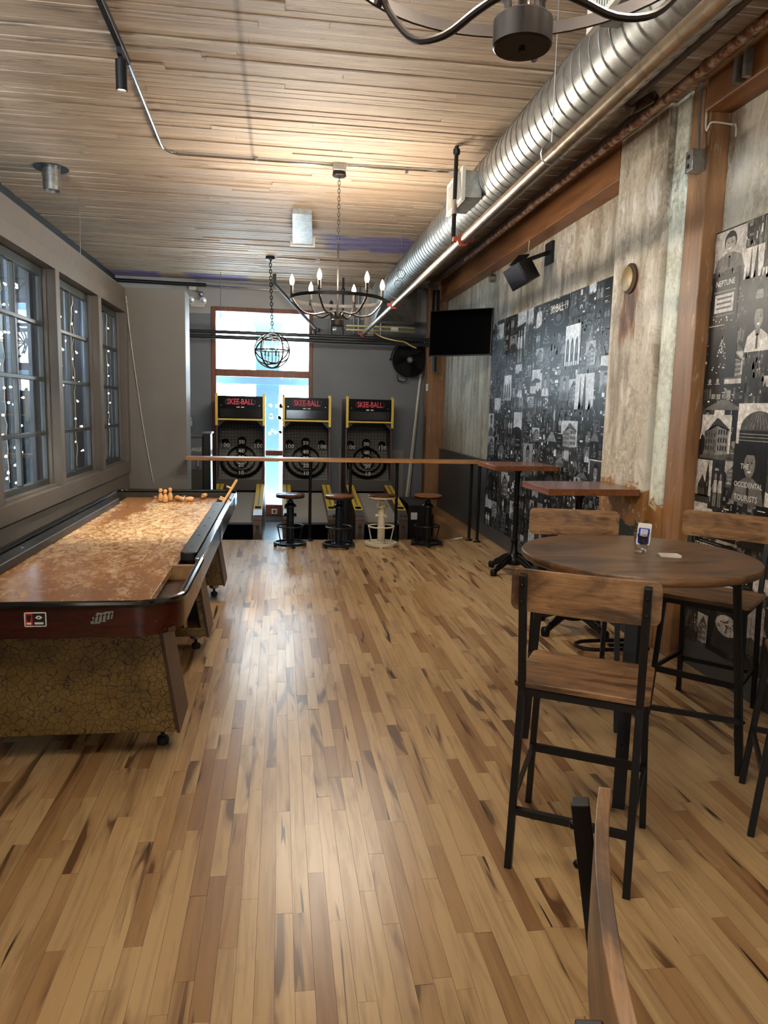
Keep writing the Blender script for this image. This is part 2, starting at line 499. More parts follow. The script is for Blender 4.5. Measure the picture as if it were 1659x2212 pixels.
def rusty():
    n = NT('flaking_rusty_pipe'); o = n.obj(); f = n.noise(o, 16, 6, 0.7)
    c = n.ramp(f, [(0.3, (82, 44, 22)), (0.47, (138, 84, 48)), (0.55, (184, 160, 136)), (0.8, (196, 178, 158))])
    n.bump(f, 0.5, 0.006); return n.done(c, 0.6, 0.1)


RUSTPIPE = rusty()


def concrete(name, tones, streaks=True, low=None, rust=None):
    n = NT(name); p = n.pos(); x, y, z = n.xyz(p)
    a = n.noise(p, 1.1, 6, 0.6, 0.4); b = n.noise(n.scl(p, 6, 6, 0.7), 1.0, 5, 0.6, 0.2); d = n.noise(p, 22, 5, 0.7)
    pt = n.n('TexVoronoi', {'Vector': n.scl(n.n('Mix', data_type='VECTOR', ins={0: 0.12, 4: p, 5: n.n('TexNoise', {'Vector': p, 'Scale': 5.0, 'Detail': 5.0}).outputs['Color']}).outputs[1], 1, 2.6, 1.3), 'Scale': 1.5}).outputs['Color']
    c = n.ramp(n.math('ADD', n.math('ADD', n.math('MULTIPLY', a, 0.5), n.math('MULTIPLY', d, 0.35)), n.math('MULTIPLY', n.xyz(pt)[0], 0.15)), [(0.36 + 0.07 * i, t) for i, t in enumerate(tones)])
    q = n.noise(n.scl(p, 1, 2.2, 1), 2.3, 9, 0.72, 0.5)
    c = n.mix(n.math('MULTIPLY', n.math('MULTIPLY', n.math('SUBTRACT', q, 0.53, True), 22.0, True), 0.75), c, lin(tones[-1]))
    c = n.mix(n.math('MULTIPLY', n.math('MULTIPLY', n.math('SUBTRACT', 0.44, q, True), 18.0, True), 0.6), c, lin(tones[0]))
    if streaks:
        c = n.mix(n.math('MULTIPLY', n.math('SUBTRACT', b, 0.50, True), 4.0, True), c, lin((116, 102, 84)))
        c = n.mix(n.math('MULTIPLY', n.math('SUBTRACT', 0.45, b, True), 5.0, True), c, lin((186, 184, 174)))
    if rust:
        ry, rz = rust; dy = n.math('SUBTRACT', y, ry); dz = n.math('SUBTRACT', z, rz)
        below = n.math('SUBTRACT', 1.0, n.math('ABSOLUTE', n.math('DIVIDE', n.math('ADD', dz, 0.22), 0.42)))
        side = n.math('SUBTRACT', 1.0, n.math('ABSOLUTE', n.math('DIVIDE', dy, 0.24)))
        m = n.math('MULTIPLY', n.math('MINIMUM', below, side), 1.5, True)
        f = n.noise(n.scl(p, 22, 22, 3.5), 1.0, 5, 0.7, 0.5)
        c = n.mix(n.math('MULTIPLY', n.math('SUBTRACT', n.math('ADD', n.math('MULTIPLY', f, 0.8), n.math('MULTIPLY', m, 0.45)), 0.62, True), 6.0, True), c, lin((122, 78, 40)))
        c = n.mix(n.math('MULTIPLY', n.math('SUBTRACT', n.math('ADD', n.math('MULTIPLY', f, 0.7), n.math('MULTIPLY', m, 0.5)), 0.76, True), 8.0, True), c, lin((60, 40, 26)))
    if low:
        f = n.noise(n.scl(p, 3, 3, 5), 1.6, 6, 0.75, 0.6); h = n.math('ADD', z, n.math('MULTIPLY', n.math('SUBTRACT', f, 0.5), 0.55))
        c = n.mix(n.math('MULTIPLY', n.math('SUBTRACT', low[0], h, True), 40.0, True), c, lin((148, 104, 56)))
        sp = n.math('MULTIPLY', n.math('SUBTRACT', n.noise(p, 14, 5, 0.7), 0.56, True), 14.0, True)
        c = n.mix(n.math('MULTIPLY', n.math('MULTIPLY', n.math('SUBTRACT', low[0] + 0.05, h, True), 9.0, True), sp), c, lin((196, 180, 152)))
        c = n.mix(n.math('MULTIPLY', n.math('SUBTRACT', low[1], h, True), 40.0, True), c, lin(low[2]))
    n.bump(n.math('ADD', n.math('MULTIPLY', d, 0.5), a), 0.5, 0.01)
    return n.done(c, n.math('ADD', 0.5, n.math('MULTIPLY', d, 0.25)), 0.0)


CONC = concrete('stained_concrete', [(124, 112, 94), (154, 142, 124), (178, 168, 150), (154, 148, 138), (202, 196, 184)])
CONC_FAR = concrete('pale_concrete', [(112, 112, 106), (146, 146, 138), (166, 164, 152), (152, 148, 134), (178, 174, 160)])
PILA = concrete('patched_plaster_pilaster', [(124, 112, 94), (160, 150, 134), (192, 184, 168), (166, 154, 134), (214, 208, 196)], True, (1.12, 0.86, (34, 44, 42)), (5.42, 2.67))
PILB = concrete('whitewashed_pilaster_edge', [(128, 132, 124), (186, 190, 178), (208, 214, 204), (176, 178, 160), (226, 230, 220)], False, (1.05, -1.0, (120, 128, 130)))


def crackle():
    n = NT('crackled_mustard_paint'); o = n.obj()
    wv = n.n('TexNoise', {'Vector': o, 'Scale': 14.0, 'Detail': 4.0}).outputs['Color']
    w = n.n('Mix', data_type='VECTOR', ins={0: 0.045}); n.put(w.inputs[4], o); n.put(w.inputs[5], wv)
    s = n.scl(w.outputs[1], 1, 1, 1)
    v = n.n('TexVoronoi', {'Vector': s, 'Scale': 31.0}, feature='DISTANCE_TO_EDGE').outputs['Distance']
    v2 = n.n('TexVoronoi', {'Vector': s, 'Scale': 52.0}, feature='DISTANCE_TO_EDGE').outputs['Distance']
    f = n.noise(o, 5, 5, 0.65)
    fine = n.math('MULTIPLY', n.math('SUBTRACT', f, 0.5, True), 6.0, True)
    cr = n.math('MAXIMUM', n.math('SUBTRACT', 1.0, n.math('MULTIPLY', v, 17.0), True), n.math('MULTIPLY', n.math('SUBTRACT', 1.0, n.math('MULTIPLY', v2, 11.0), True), fine))
    base = n.ramp(f, [(0.3, (74, 58, 28)), (0.5, (112, 88, 42)), (0.7, (134, 110, 62))])
    sp = n.math('MULTIPLY', n.math('SUBTRACT', n.noise(o, 46, 4, 0.7), 0.66, True), 9.0, True)
    base = n.mix(sp, base, lin((190, 176, 136)))
    c = n.mix(cr, base, lin((30, 15, 9)))
    n.bump(n.math('SUBTRACT', 1.0, cr), 0.5, 0.004)
    return n.done(c, n.math('ADD', 0.4, n.math('MULTIPLY', cr, 0.3)), 0.0)


CRACK = crackle()


def playfield():
    n = NT('sanded_shuffleboard_lane'); p = n.pos(); x, y, z = n.xyz(p)
    g = n.noise(n.scl(p, 40, 2.2, 40), 1.0, 5, 0.6, 0.4)
    wood = n.mix(g, lin((152, 102, 58)), lin((188, 132, 80)))
    wood = n.mix(n.math('MULTIPLY', n.math('SUBTRACT', n.noise(n.scl(p, 3, 1, 1), 1.2, 3), 0.5, True), 2.5, True), wood, lin((150, 104, 78)))
    s = n.noise(n.scl(p, 9.0, 4.5, 1), 1.5, 8, 0.75, 1.6); big = n.noise(n.scl(p, 1.6, 0.7, 1), 1.0, 4, 0.55, 0.8)
    # powder lies past the first metre, thicker far down, with a swept strip on the left
    rise = n.math('MULTIPLY', n.math('SUBTRACT', y, 3.2), 0.5, True)
    strip = n.math('SUBTRACT', 1.0, n.math('MULTIPLY', n.math('ABSOLUTE', n.math('ADD', n.math('ADD', x, 1.30), n.math('MULTIPLY', n.math('SUBTRACT', big, 0.5), 0.5))), 6.0), True)
    swept = n.math('MULTIPLY', strip, n.math('MULTIPLY', n.math('SUBTRACT', y, 5.0), 0.8, True))
    amt = n.math('ADD', n.math('ADD', s, n.math('MULTIPLY', rise, 0.25)), n.math('MULTIPLY', n.math('SUBTRACT', big, 0.5), 0.45))
    amt = n.math('SUBTRACT', amt, n.math('ADD', n.math('MULTIPLY', swept, 0.28), n.math('MULTIPLY', n.math('MULTIPLY', n.math('SUBTRACT', y, 6.9), 2.0, True), 0.28)))
    m = n.math('MULTIPLY', n.math('SUBTRACT', amt, 0.60, True), 7.0, True)
    fl = n.math('MULTIPLY', n.math('SUBTRACT', n.noise(n.scl(p, 30, 14, 1), 1.0, 5, 0.75, 0.8), 0.43, True), 7.0, True)
    m = n.math('MULTIPLY', m, n.math('ADD', 0.12, n.math('MULTIPLY', fl, 0.88)))
    c = n.mix(n.math('MULTIPLY', m, 0.85), wood, lin((232, 212, 170)))
    dk = n.math('MULTIPLY', n.math('SUBTRACT', n.noise(n.scl(p, 6, 5, 1), 2.0, 6, 0.75, 0.8), 0.64, True), 10.0, True)
    c = n.mix(n.math('MULTIPLY', dk, 0.55), c, lin((96, 84, 70)))
    n.bump(m, 0.25, 0.001)
    return n.done(c, n.math('ADD', 0.22, n.math('MULTIPLY', m, 0.5)), 0.0, **{'Coat Weight': 0.3, 'Coat Roughness': 0.15})


LANEWOOD = playfield()


def print_mat(name, blue=0.0):
    n = NT(name); a = n.n('Attribute', attribute_name='Col').outputs['Color']; p = n.pos()
    f = n.noise(p, 34, 5, 0.75); f2 = n.noise(n.scl(p, 1, 16, 5), 1.6, 5, 0.7)
    f3 = n.noise(p, 11, 6, 0.8, 0.6)
    k = n.math('MULTIPLY', n.math('ADD', 0.25, n.math('MULTIPLY', n.math('SUBTRACT', f, 0.33, True), 3.0)), n.math('ADD', 0.2, n.math('MULTIPLY', n.math('SUBTRACT', f3, 0.33, True), 2.8)))
    k = n.math('ADD', 0.45, n.math('MULTIPLY', k, 1.1))
    cc = n.n('CombineXYZ', {0: k, 1: k, 2: k}).outputs[0]
    return n.done(n.mix(1.0, a, cc, 'MULTIPLY'), 0.36, 0.0, **{'Specular IOR Level': 0.2})


PRINT = print_mat('printed_photo_paper')


def glass(name, tint=(1, 1, 1, 1), rough=0.0):
    n = NT(name)
    tr = n.n('BsdfTransparent', {'Color': tint}); gl = n.n('BsdfGlossy', {'Color': (1, 1, 1, 1), 'Roughness': rough})
    fr = n.n('Fresnel', {'IOR': 1.5}); fm = n.math('MULTIPLY', fr.outputs[0], n.math('SUBTRACT', 1.0, n.n('NewGeometry').outputs['Backfacing'])); mx = n.n('MixShader', {0: fm, 1: tr.outputs[0], 2: gl.outputs[0]})
    n.t.links.new(mx.outputs[0], n.t.nodes['Material Output'].inputs[0]); return n.m


PANE = glass('clear_pane')
SKYPANE = glass('bluish_window_pane', (0.93, 0.98, 1.0, 1))


def real_glass():
    n = NT('thick_tumbler_glass'); return n.done((1, 1, 1, 1), 0.02, 0.0, **{'Transmission Weight': 1.0, 'IOR': 1.48})


TUMBLER = real_glass()
BLUEBOARD = flat('weathered_blue_grey_board', (128, 142, 152), 0.6, 0, 0.2, 9)
DARKBOARD = flat('dark_slate_board', (40, 48, 54), 0.5, 0, 0.2, 9)


def backwall():
    n = NT('slate_grey_back_wall_paint'); p = n.pos(); z = n.xyz(p)[2]; f = n.noise(p, 3, 4)
    a = n.mix(f, lin((108, 114, 122)), lin((120, 124, 130)))
    m = n.math('MULTIPLY', n.math('SUBTRACT', z, 3.2), 200.0, True)
    return n.done(n.mix(m, a, lin((168, 168, 166))), 0.5, 0.0)


BACKWALL = backwall()
# ============================================================ STRUCTURE
ZC = 3.76; YB = 13.1; XL = -1.79; XRB = 2.735


def cam_xy(p):
    q = V(p) - V((0, 0, 1.65)); w = q.dot(_F)
    if w < 0.1: return None
    return (829.5 + 1587.35 * q.dot(_X) / w, 1106 - 1587.35 * q.dot(_Y) / w, w)


def unit_box():
    me = D.meshes.new('board'); m = MB().box(-.5, .5, -.5, .5, -.5, .5)
    me.from_pydata([tuple(v) for v in m.v], [], m.f); return me


def lay_boards(parent, name, mat, boards, cap, ztop):
    """boards: (x0,x1,y0,y1,thick,tiltx,tilty,dz); the `cap` nearest in view become parts, the rest one joined part"""
    ub = unit_box(); ub.materials.append(mat); near = []; rest = []
    for b in boards:
        c = ((b[0] + b[1]) / 2, (b[2] + b[3]) / 2, ztop); q = cam_xy(c)
        seen = q and -60 < q[0] < 1719 and -60 < q[1] < 2272
        near.append((q[2] if seen else 1e3 + abs(c[1]), b))
    near.sort(key=lambda t: t[0])
    im = WM[parent.name].inverted()
    for k, (d, b) in enumerate(near):
        if k < cap and d < 900:
            o = D.objects.new(name, ub); COL.objects.link(o); o.parent = parent
            o.location = im @ V(((b[0] + b[1]) / 2, (b[2] + b[3]) / 2, ztop + b[7]))
            o.scale = (b[1] - b[0], b[3] - b[2], b[4]); o.rotation_euler = (b[5], b[6], 0)
        else: rest.append(b)
    vs, fs, rn = [], [], []
    for b in rest:
        k = len(vs); z0, z1 = ztop + b[7] - b[4] / 2, ztop + b[7] + b[4] / 2
        m = MB().box(b[0], b[1], b[2], b[3], z0, z1)
        sx = b[6]; sy = b[5]; cx, cy = (b[0] + b[1]) / 2, (b[2] + b[3]) / 2
        vs += [tuple(im @ V((p.x, p.y, p.z - (p.x - cx) * sx + (p.y - cy) * sy))) for p in m.v]; fs += [tuple(i + k for i in f) for f in m.f]; rn += [R.random()] * 6
    me = D.meshes.new(name + '_rows'); me.from_pydata(vs, [], fs); at = me.attributes.new('rnd', 'FLOAT', 'FACE')
    at.data.foreach_set('value', rn); me.materials.append(mat)
    o = D.objects.new(name + '_rows', me); COL.objects.link(o); o.parent = parent; o['kind'] = 'stuff'


# floor: strip planks along the room, on a dark subfloor
fl = MB().box(XL - 0.1, 2.80, -5.0, 9.21, -0.06, -0.014).box(XL, 2.47, 9.19, 9.22, -0.35, -0.001).build('floor', flat('dark_subfloor', (44, 30, 20), 0.8), kind='structure')
bs = []; PW = 0.0575; x = XL
while x < 2.735:
    y = -5.0 + R.uniform(-0.6, 0)
    while y < 9.22:
        L = R.choice((0.3, 0.42, 0.55, 0.7, 0.85, 1.1)) * R.uniform(0.85, 1.15); y1 = min(y + L, 9.22)
        if y1 > -5: bs.append((x + 0.0004, min(x + PW - 0.0004, 2.735), max(y, -5.0) + 0.0004, y1 - 0.0004, 0.014, R.gauss(0, 0.0010), R.gauss(0, 0.0045), -0.007 + R.uniform(-0.0004, 0.0)))
        y += L
    x += PW
lay_boards(fl, 'floor_plank', FLOOR, bs, 300, 0.0)
MB().box(XL - 0.1, 2.80, 9.2, YB, -0.42, -0.35).build('floor', SLATE, kind='structure')
MB().box(2.45, 2.74, 9.22, 12.62, -0.04, 0.0).box(2.45, 2.48, 9.22, 12.62, -0.35, -0.04).build('trim_1', PLY, label='pale wood ledge along the right wall beyond the floor edge', kind='structure')

# ceiling: narrow laminated boards across the room
ce = MB().box(-3.4, 2.86, -5.0, YB + 0.2, ZC + 0.02, ZC + 0.12).build('ceiling', flat('dark_ceiling_deck', (36, 28, 22), 0.9), kind='structure')
bs = []; y = -5.0; wd = 0.070
while y < YB:
    x = -3.4 - R.uniform(0, 2.0)
    while x < 2.86:
        L = R.uniform(2.6, 4.6)
        if x + L > -3.4: bs.append((max(x, -3.4) + 0.001, min(x + L, 2.86) - 0.001, y + 0.0003, y + wd - 0.0003 * R.choice((1, 1, 1, 1, 6)), 0.04, R.gauss(0, 0.02), 0, 0.018 + R.uniform(-0.008, 0.006)))
        x += L
    y += wd
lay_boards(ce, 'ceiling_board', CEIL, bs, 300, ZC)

# right wall: concrete, a pilaster, timber posts and a timber beam under the ceiling
MB().box(2.80, 3.0, -5.0, 9.55, -0.35, ZC).build('wall_right', CONC, kind='structure')
MB().box(2.80, 3.0, 9.55, YB, -0.35, ZC).build('wall_right', CONC_FAR, kind='structure')
pil = MB().box(2.62, 2.80, 4.98, 5.73, 0, ZC); pil.build('wall_pilaster', PILA, kind='structure', bev=0.012)
MB().box(2.655, 2.80, 4.785, 4.98, 0, ZC).build('wall_pilaster', PILB, kind='structure', bev=0.012)
MB().box(2.665, 2.80, 4.555, 4.784, 0, ZC).build('trim_2', POST, label='scuffed brown timber post beside the near photo mural', kind='structure', bev=0.006)
MB().box(2.50, 2.80, 12.5, 12.75, -0.35, ZC).build('trim_3', POST, label='brown timber post in the far right corner', kind='structure', bev=0.006)
MB().box(2.62, 2.80, 5.73, 12.5, 3.475, ZC).build('trim_4', BEAM, label='brown timber beam along the top of the right wall', kind='structure', bev=0.006)
MB().box(2.62, 2.80, -5.0, 4.555, 3.54, ZC).build('trim_5', BEAM, label='brown timber beam above the near photo mural', kind='structure', bev=0.006)
MB().box(XRB, 2.80, -5.0, 4.555, 0, 0.17).build('baseboard_right', GREYD, kind='structure')
MB().box(XRB, 2.80, 5.73, 12.5, 0, 0.17).build('baseboard_right', GREYD, kind='structure')
MB().box(2.745, 2.80, 9.52, 12.5, 0.17, 1.0).box(2.735, 2.80, 9.52, 12.5, 1.0, 1.012).build('wall_wainscot', GREYD, kind='structure')

# back wall with the tall window
bw = MB()
bw.box(-3.4, -1.15, YB, YB + 0.2, -0.42, ZC).box(0.57, 2.80, YB, YB + 0.2, -0.42, ZC).box(-1.15, 0.57, YB, YB + 0.2, 3.32, ZC).box(-1.15, 0.57, YB, YB + 0.2, -0.42, -0.10)
bw.build('wall_back', BACKWALL, kind='structure')
w = MB().box(-1.15, -1.075, YB - 0.03, YB + 0.1, -0.12, 3.32).box(0.505, 0.57, YB - 0.03, YB + 0.1, -0.12, 3.32).box(-1.075, 0.505, YB - 0.03, YB + 0.1, 3.25, 3.32)
w.box(-1.075, 0.505, YB - 0.03, YB + 0.1, 2.165, 2.285).box(-1.075, 0.505, YB - 0.03, YB + 0.1, 0.81, 0.90).box(-1.075, 0.505, YB - 0.03, YB + 0.1, -0.25, -0.06)
win = w.build('window_4', REDWOOD, label='red-brown framed window glaring with daylight', kind='structure', bev=0.004)
for z0, z1 in ((2.285, 3.25), (0.90, 2.165), (-0.06, 0.81)):
    MB().box(-1.075, 0.505, YB + 0.04, YB + 0.046, z0, z1).build('pane', SKYPANE, win)
g = MB()
for z0, z1, m in ((1.63, 1.80, 0), (1.40, 1.58, 1), (1.18, 1.36, 2)):
    for k in range(5):
        a = R.uniform(-0.17, 0.05); b = R.uniform(z0, z1 - 0.05)
        g.prism([(a + 0.05 * math.cos(t * 1.05) * R.uniform(.5, 1), b + 0.04 * math.sin(t * 1.05) * R.uniform(.5, 1.2)) for t in range(6)], YB + 0.036, YB + 0.0385, lambda u, v, t: (u, t, v))
g.build('sticker', PAPER, win)
# outside the window: a blue pier and header of the entrance porch
ext = MB()
ext.prism([(-0.42, -0.4), (0.0, -0.4), (0.0, 2.9)] + [(0.20 - 0.20 * math.cos(t), 2.95 + 0.25 * math.sin(t)) for t in (0.3, 0.7, 1.1, 1.5)] + [(0.9, 3.24), (0.9, 3.5), (-1.6, 3.5), (-1.6, 3.22)] + [(-0.60 + 0.18 * math.sin(t), 2.95 + 0.27 * math.cos(t)) for t in (0.1, 0.5, 0.9, 1.3)], YB + 0.7, YB + 0.95, lambda a, b, c: (a, c, b))
ext.build('wall_porch', OUTBLUE, kind='structure')
MB().box(-1.6, 0.9, YB + 0.66, YB + 0.86, 2.06, 2.22).box(-1.6, 0.9, YB + 0.75, YB + 1.0, -0.42, -0.05).build('wall_porch', OUTBLUE, kind='structure')

# left side: partition with three windows, grey pillar at its end
lw = MB().box(XL - 0.12, XL, -5.0, 9.2, 0, 0.84).box(XL - 0.12, XL, -5.0, 5.05, 0.97, 2.70)
lw.box(XL - 0.12, XL + 0.0, -5, 9.2, 2.82, 2.99)
LWO = lw.build('wall_left', GREY, kind='structure')
tr = MB().box(XL - 0.125, XL + 0.022, -5, 9.2, 0.84, 0.97).box(XL - 0.125, XL + 0.022, -5, 9.2, 2.70, 2.82)
for a, b in ((4.95, 5.05), (6.36, 6.47), (7.78, 7.90), (9.09, 9.2)): tr.box(XL - 0.125, XL + 0.022, a, b, 0.97, 2.70)
tr.build('trim_6', GREY, label='grey casing around the three left windows', kind='structure', bev=0.003)
for i, (a, b) in enumerate(((5.05, 6.36), (6.47, 7.78), (7.90, 9.09))):
    f = MB(); xs0, xs1 = XL - 0.115, XL - 0.075
    f.box(xs0, xs1, a, a + 0.06, 0.97, 2.70).box(xs0, xs1, b - 0.06, b, 0.97, 2.70).box(xs0, xs1, a + 0.06, b - 0.06, 2.63, 2.70).box(xs0, xs1, a + 0.06, b - 0.06, 0.97, 1.03)
    wo = f.build('window_%d' % (i + 1), TEAL, label=['near', 'middle', 'far'][i] + ' dark teal sash window in the left partition', kind='structure', bev=0.003)
    MB().box(XL - 0.075, XL - 0.05, a, a + 0.03, 0.97, 2.70).box(XL - 0.075, XL - 0.05, b - 0.03, b, 0.97, 2.70).box(XL - 0.075, XL - 0.02, a, b, 0.97, 0.985).build('inner_stop', GREY, wo)
    zs = [1.03, 1.40, 1.83, 2.26, 2.63]; mid = (a + b) / 2
    for z in zs[1:4]: MB().box(xs0, xs1 + 0.004, a + 0.06, b - 0.06, z - 0.016, z + 0.016).build('muntin', TEAL, wo, bev=0.004)
    MB().box(xs0, xs1, mid - 0.016, mid + 0.016, 1.03, 2.63).build('mullion', TEAL, wo, bev=0.004)
    for j in range(4):
        for y0, y1 in ((a + 0.06, mid - 0.016), (mid + 0.016, b - 0.06)):
            MB().box(XL - 0.098, XL - 0.094, y0, y1, zs[j] + 0.016 * (j > 0), zs[j + 1] - 0.016 * (j < 3)).build('pane', PANE, wo)
# pillar
MB().box(XL - 0.12, -1.11, 9.2, 9.62, -0.35, 3.0).build('wall_pillar', PILLAR, kind='structure', bev=0.004)
MB().box(XL - 0.12, XL, 9.62, YB, -0.35, 3.0).build('wall_left', BACKWALL, kind='structure')
# vestibule seen through the left windows: blue-grey board wall
vw = MB().box(-2.74, -2.70, 3.0, YB, -0.1, ZC).build('wall_vestibule', DARKBOARD, kind='structure')
y = 4.0; k = 0
while y < YB - 0.3:
    bwid = R.choice((0.16, 0.22, 0.3)); m = BLUEBOARD if k % 4 else DARKBOARD
    MB().box(-2.70, -2.70 + R.choice((0.02, 0.035, 0.05)), y + 0.006, y + bwid - 0.006, -0.05, 3.18).build('wall_board', m, vw); y += bwid + R.choice((0.0, 0.15, 0.3)); k += 1
MB().box(-2.74, XL - 0.12, 3.0, YB, -0.12, -0.06).build('floor', DARKBOARD, kind='structure')
for k in range(4): MB().box(-2.65 + k * 0.2, -2.50 + k * 0.2, YB - 0.06, YB - 0.02, -0.05, 3.0).build('wall_board', BLUEBOARD if k % 2 else DARKBOARD, vw)
# wall behind the camera; its small shopfront window is added to let daylight in
MB().box(XL - 0.12, -0.1, -5.2, -5.0, 0, ZC).box(1.0, 3.0, -5.2, -5.0, 0, ZC).box(-0.1, 1.0, -5.2, -5.0, 0, 1.25).box(-0.1, 1.0, -5.2, -5.0, 2.25, ZC).build('wall_front', GREY, kind='structure')
wf = MB().box(-0.1, -0.04, -5.15, -5.05, 1.25, 2.25).box(0.94, 1.0, -5.15, -5.05, 1.25, 2.25).box(-0.04, 0.94, -5.15, -5.05, 1.25, 1.31).box(-0.04, 0.94, -5.15, -5.05, 2.19, 2.25).build('window_5', REDWOOD, kind='structure')
MB().box(-0.04, 0.94, -5.11, -5.105, 1.31, 2.19).build('pane', PANE, wf)
# ============================================================ FURNITURE
def make_chair(label):
    t = T('bar_chair', label, 'chair', group='rustic bar chairs around the round table')
    MBx = lambda: MB()
    # seat: rounded slab
    MB().prism(rrect(-0.235, 0.235, 0.06, 0.455, 0.03, 4), 0.668, 0.690).build('seat', RUST_WOOD, t, origin='local', bev=0.003)
    # backrest: curved slab with rounded ends
    m = MB(); n = 14; prof = rrect(-0.25, 0.25, 0.962, 1.112, 0.028, 4)
    cy = lambda x: 0.013 + 0.016 * (x / 0.25) ** 2
    xs = [-0.25, -0.2485, -0.245, -0.24, -0.232, -0.222, -0.17, -0.11, -0.05, 0, 0.05, 0.11, 0.17, 0.222, 0.232, 0.24, 0.245, 0.2485, 0.25]; n = len(xs) - 1
    def zr(x):
        d = max(0.0, abs(x) - 0.222); c = 0.028 - math.sqrt(max(0.0, 0.028 ** 2 - d * d)); return 0.962 + c, 1.112 - c
    vs = []; fs = []
    for x in xs:
        a, b = zr(x); y = cy(x); vs += [(x, y, a), (x, y, b), (x, y + 0.018, b), (x, y + 0.018, a)]
    for i in range(n):
        for j in range(4): fs.append((i * 4 + j, i * 4 + (j + 1) % 4, i * 4 + 4 + (j + 1) % 4, i * 4 + 4 + j))
    fs += [(3, 2, 1, 0), (n * 4, n * 4 + 1, n * 4 + 2, n * 4 + 3)]
    m._add(vs, fs); m.build('backrest', RUST_WOOD, t, origin='local', bev=0.003)
    for sx in (-1, 1):
        p = MB().bar((sx * 0.207, 0.0, 0), (sx * 0.203, 0.072, 0.66), 0.026, 0.026, (0, 1, 0)).bar((sx * 0.203, 0.072, 0.655), (sx * 0.205, 0.0, 1.098), 0.026, 0.026, (0, 1, 0))
        leg = p.build('leg', BLACK, t, origin='local', bev=0.002)
        b = MB()
        for z in (1.0, 1.06): b.ball((sx * 0.205, 0.001 + (1.098 - z) * 0.16 - 0.014, z), 0.007, 8, 6)
        b.build('bolt', IRON, leg, origin='local')
        MB().bar((sx * 0.232, 0.49, 0), (sx * 0.205, 0.432, 0.668), 0.025, 0.025, (0, 1, 0)).build('leg', BLACK, t, origin='local', bev=0.002)
        MB().bar((sx * 0.206, 0.03, 0.25), (sx * 0.222, 0.468, 0.27), 0.014, 0.024).build('stretcher', BLACK, t, origin='local')
        MB().bar((sx * 0.203, 0.07, 0.652), (sx * 0.206, 0.435, 0.652), 0.022, 0.026).build('seat_rail', BLACK, t, origin='local')
    MB().bar((-0.2, 0.022, 0.215), (0.2, 0.022, 0.215), 0.024, 0.024).build('stretcher', BLACK, t, origin='local')
    MB().bar((-0.215, 0.467, 0.262), (0.215, 0.467, 0.262), 0.014, 0.034).build('stretcher', BLACK, t, origin='local')
    MB().bar((-0.2, 0.075, 0.652), (0.2, 0.075, 0.652), 0.024, 0.026).build('seat_rail', BLACK, t, origin='local')
    MB().bar((-0.2, 0.432, 0.652), (0.2, 0.432, 0.652), 0.024, 0.026).build('seat_rail', BLACK, t, origin='local')
    return t


def face_dir(o, loc, fx, fy):
    o.location = loc; o.rotation_euler = (0, 0, math.atan2(-fx, fy))


CH = [((1.015, 2.293, 0), 0.509, 0.861, 'rustic bar chair seen from behind in front of the round table'),
      ((1.68, 3.995, 0), -0.29, -0.957, 'rustic bar chair behind the round table, its back below the square tables'),
      ((2.565, 3.85, 0), -0.72, -0.69, 'rustic bar chair against the near photo mural, seat under the round table'),
      ((2.41, 2.45, 0), -0.867, 0.5, 'rustic bar chair cut off by the right edge beside the table leg'),
      ((0.356, 0.752, 0), 0.93, -0.37, 'rustic bar chair in the bottom foreground, backrest seen edge-on')]
chair = make_chair(CH[0][3])
for i, (loc, fx, fy, lb) in enumerate(CH):
    o = chair if i == 0 else copy_tree(chair)
    face_dir(o, loc, fx, fy); o['label'] = lb

# round pub table
TX, TY = 1.698, 3.247
t = T('round_table', 'round rustic wood pub table with black steel legs', 'table', (TX, TY, 0))
MB().lathe([(0.0, 0.962), (0.532, 0.962), (0.541, 0.966), (0.5455, 0.975), (0.5455, 0.992), (0.541, 0.999), (0.0, 1.0)], (TX, TY, 0), 72).build('tabletop', TABLE_WOOD, t, ang=50)
legs = {}
for a, rb in ((-37, 0.535), (-118, 0.575), (155, 0.50), (60, 0.545)):
    c, s_ = math.cos(math.radians(a)), math.sin(math.radians(a)); legs[a] = (c, s_, rb)
    p, q = V((TX + rb * c, TY + rb * s_, 0)), V((TX + 0.45 * c, TY + 0.45 * s_, 0.962))
    tg = V((-s_, c, 0))
    m = MB().bar(p, q, 0.052, 0.006, (c, s_, 0)).bar(p + tg * 0.023 - V((c, s_, 0)) * 0.018, q + tg * 0.023 - V((c, s_, 0)) * 0.018, 0.006, 0.034, (c, s_, 0))
    lg = m.build('leg', BLACK, t)
    MB().ball((TX + (rb - 0.018) * c, TY + (rb - 0.018) * s_, 0.27), 0.008, 8, 6).build('bolt', IRON, lg)
for a, b in ((-37, 155), (-118, 60)):
    A, B = legs[a], legs[b]; z = 0.27 if a == -37 else 0.245
    MB().bar((TX + (A[2] - 0.03) * A[0], TY + (A[2] - 0.03) * A[1], z), (TX + (B[2] - 0.03) * B[0], TY + (B[2] - 0.03) * B[1], z), 0.022, 0.022).build('cross_brace', BLACK, t)
MB().lathe([(0.40, 0.945), (0.43, 0.945), (0.43, 0.962), (0.40, 0.962), (0.40, 0.945)], (TX, TY, 0), 40).build('apron_ring', BLACK, t)


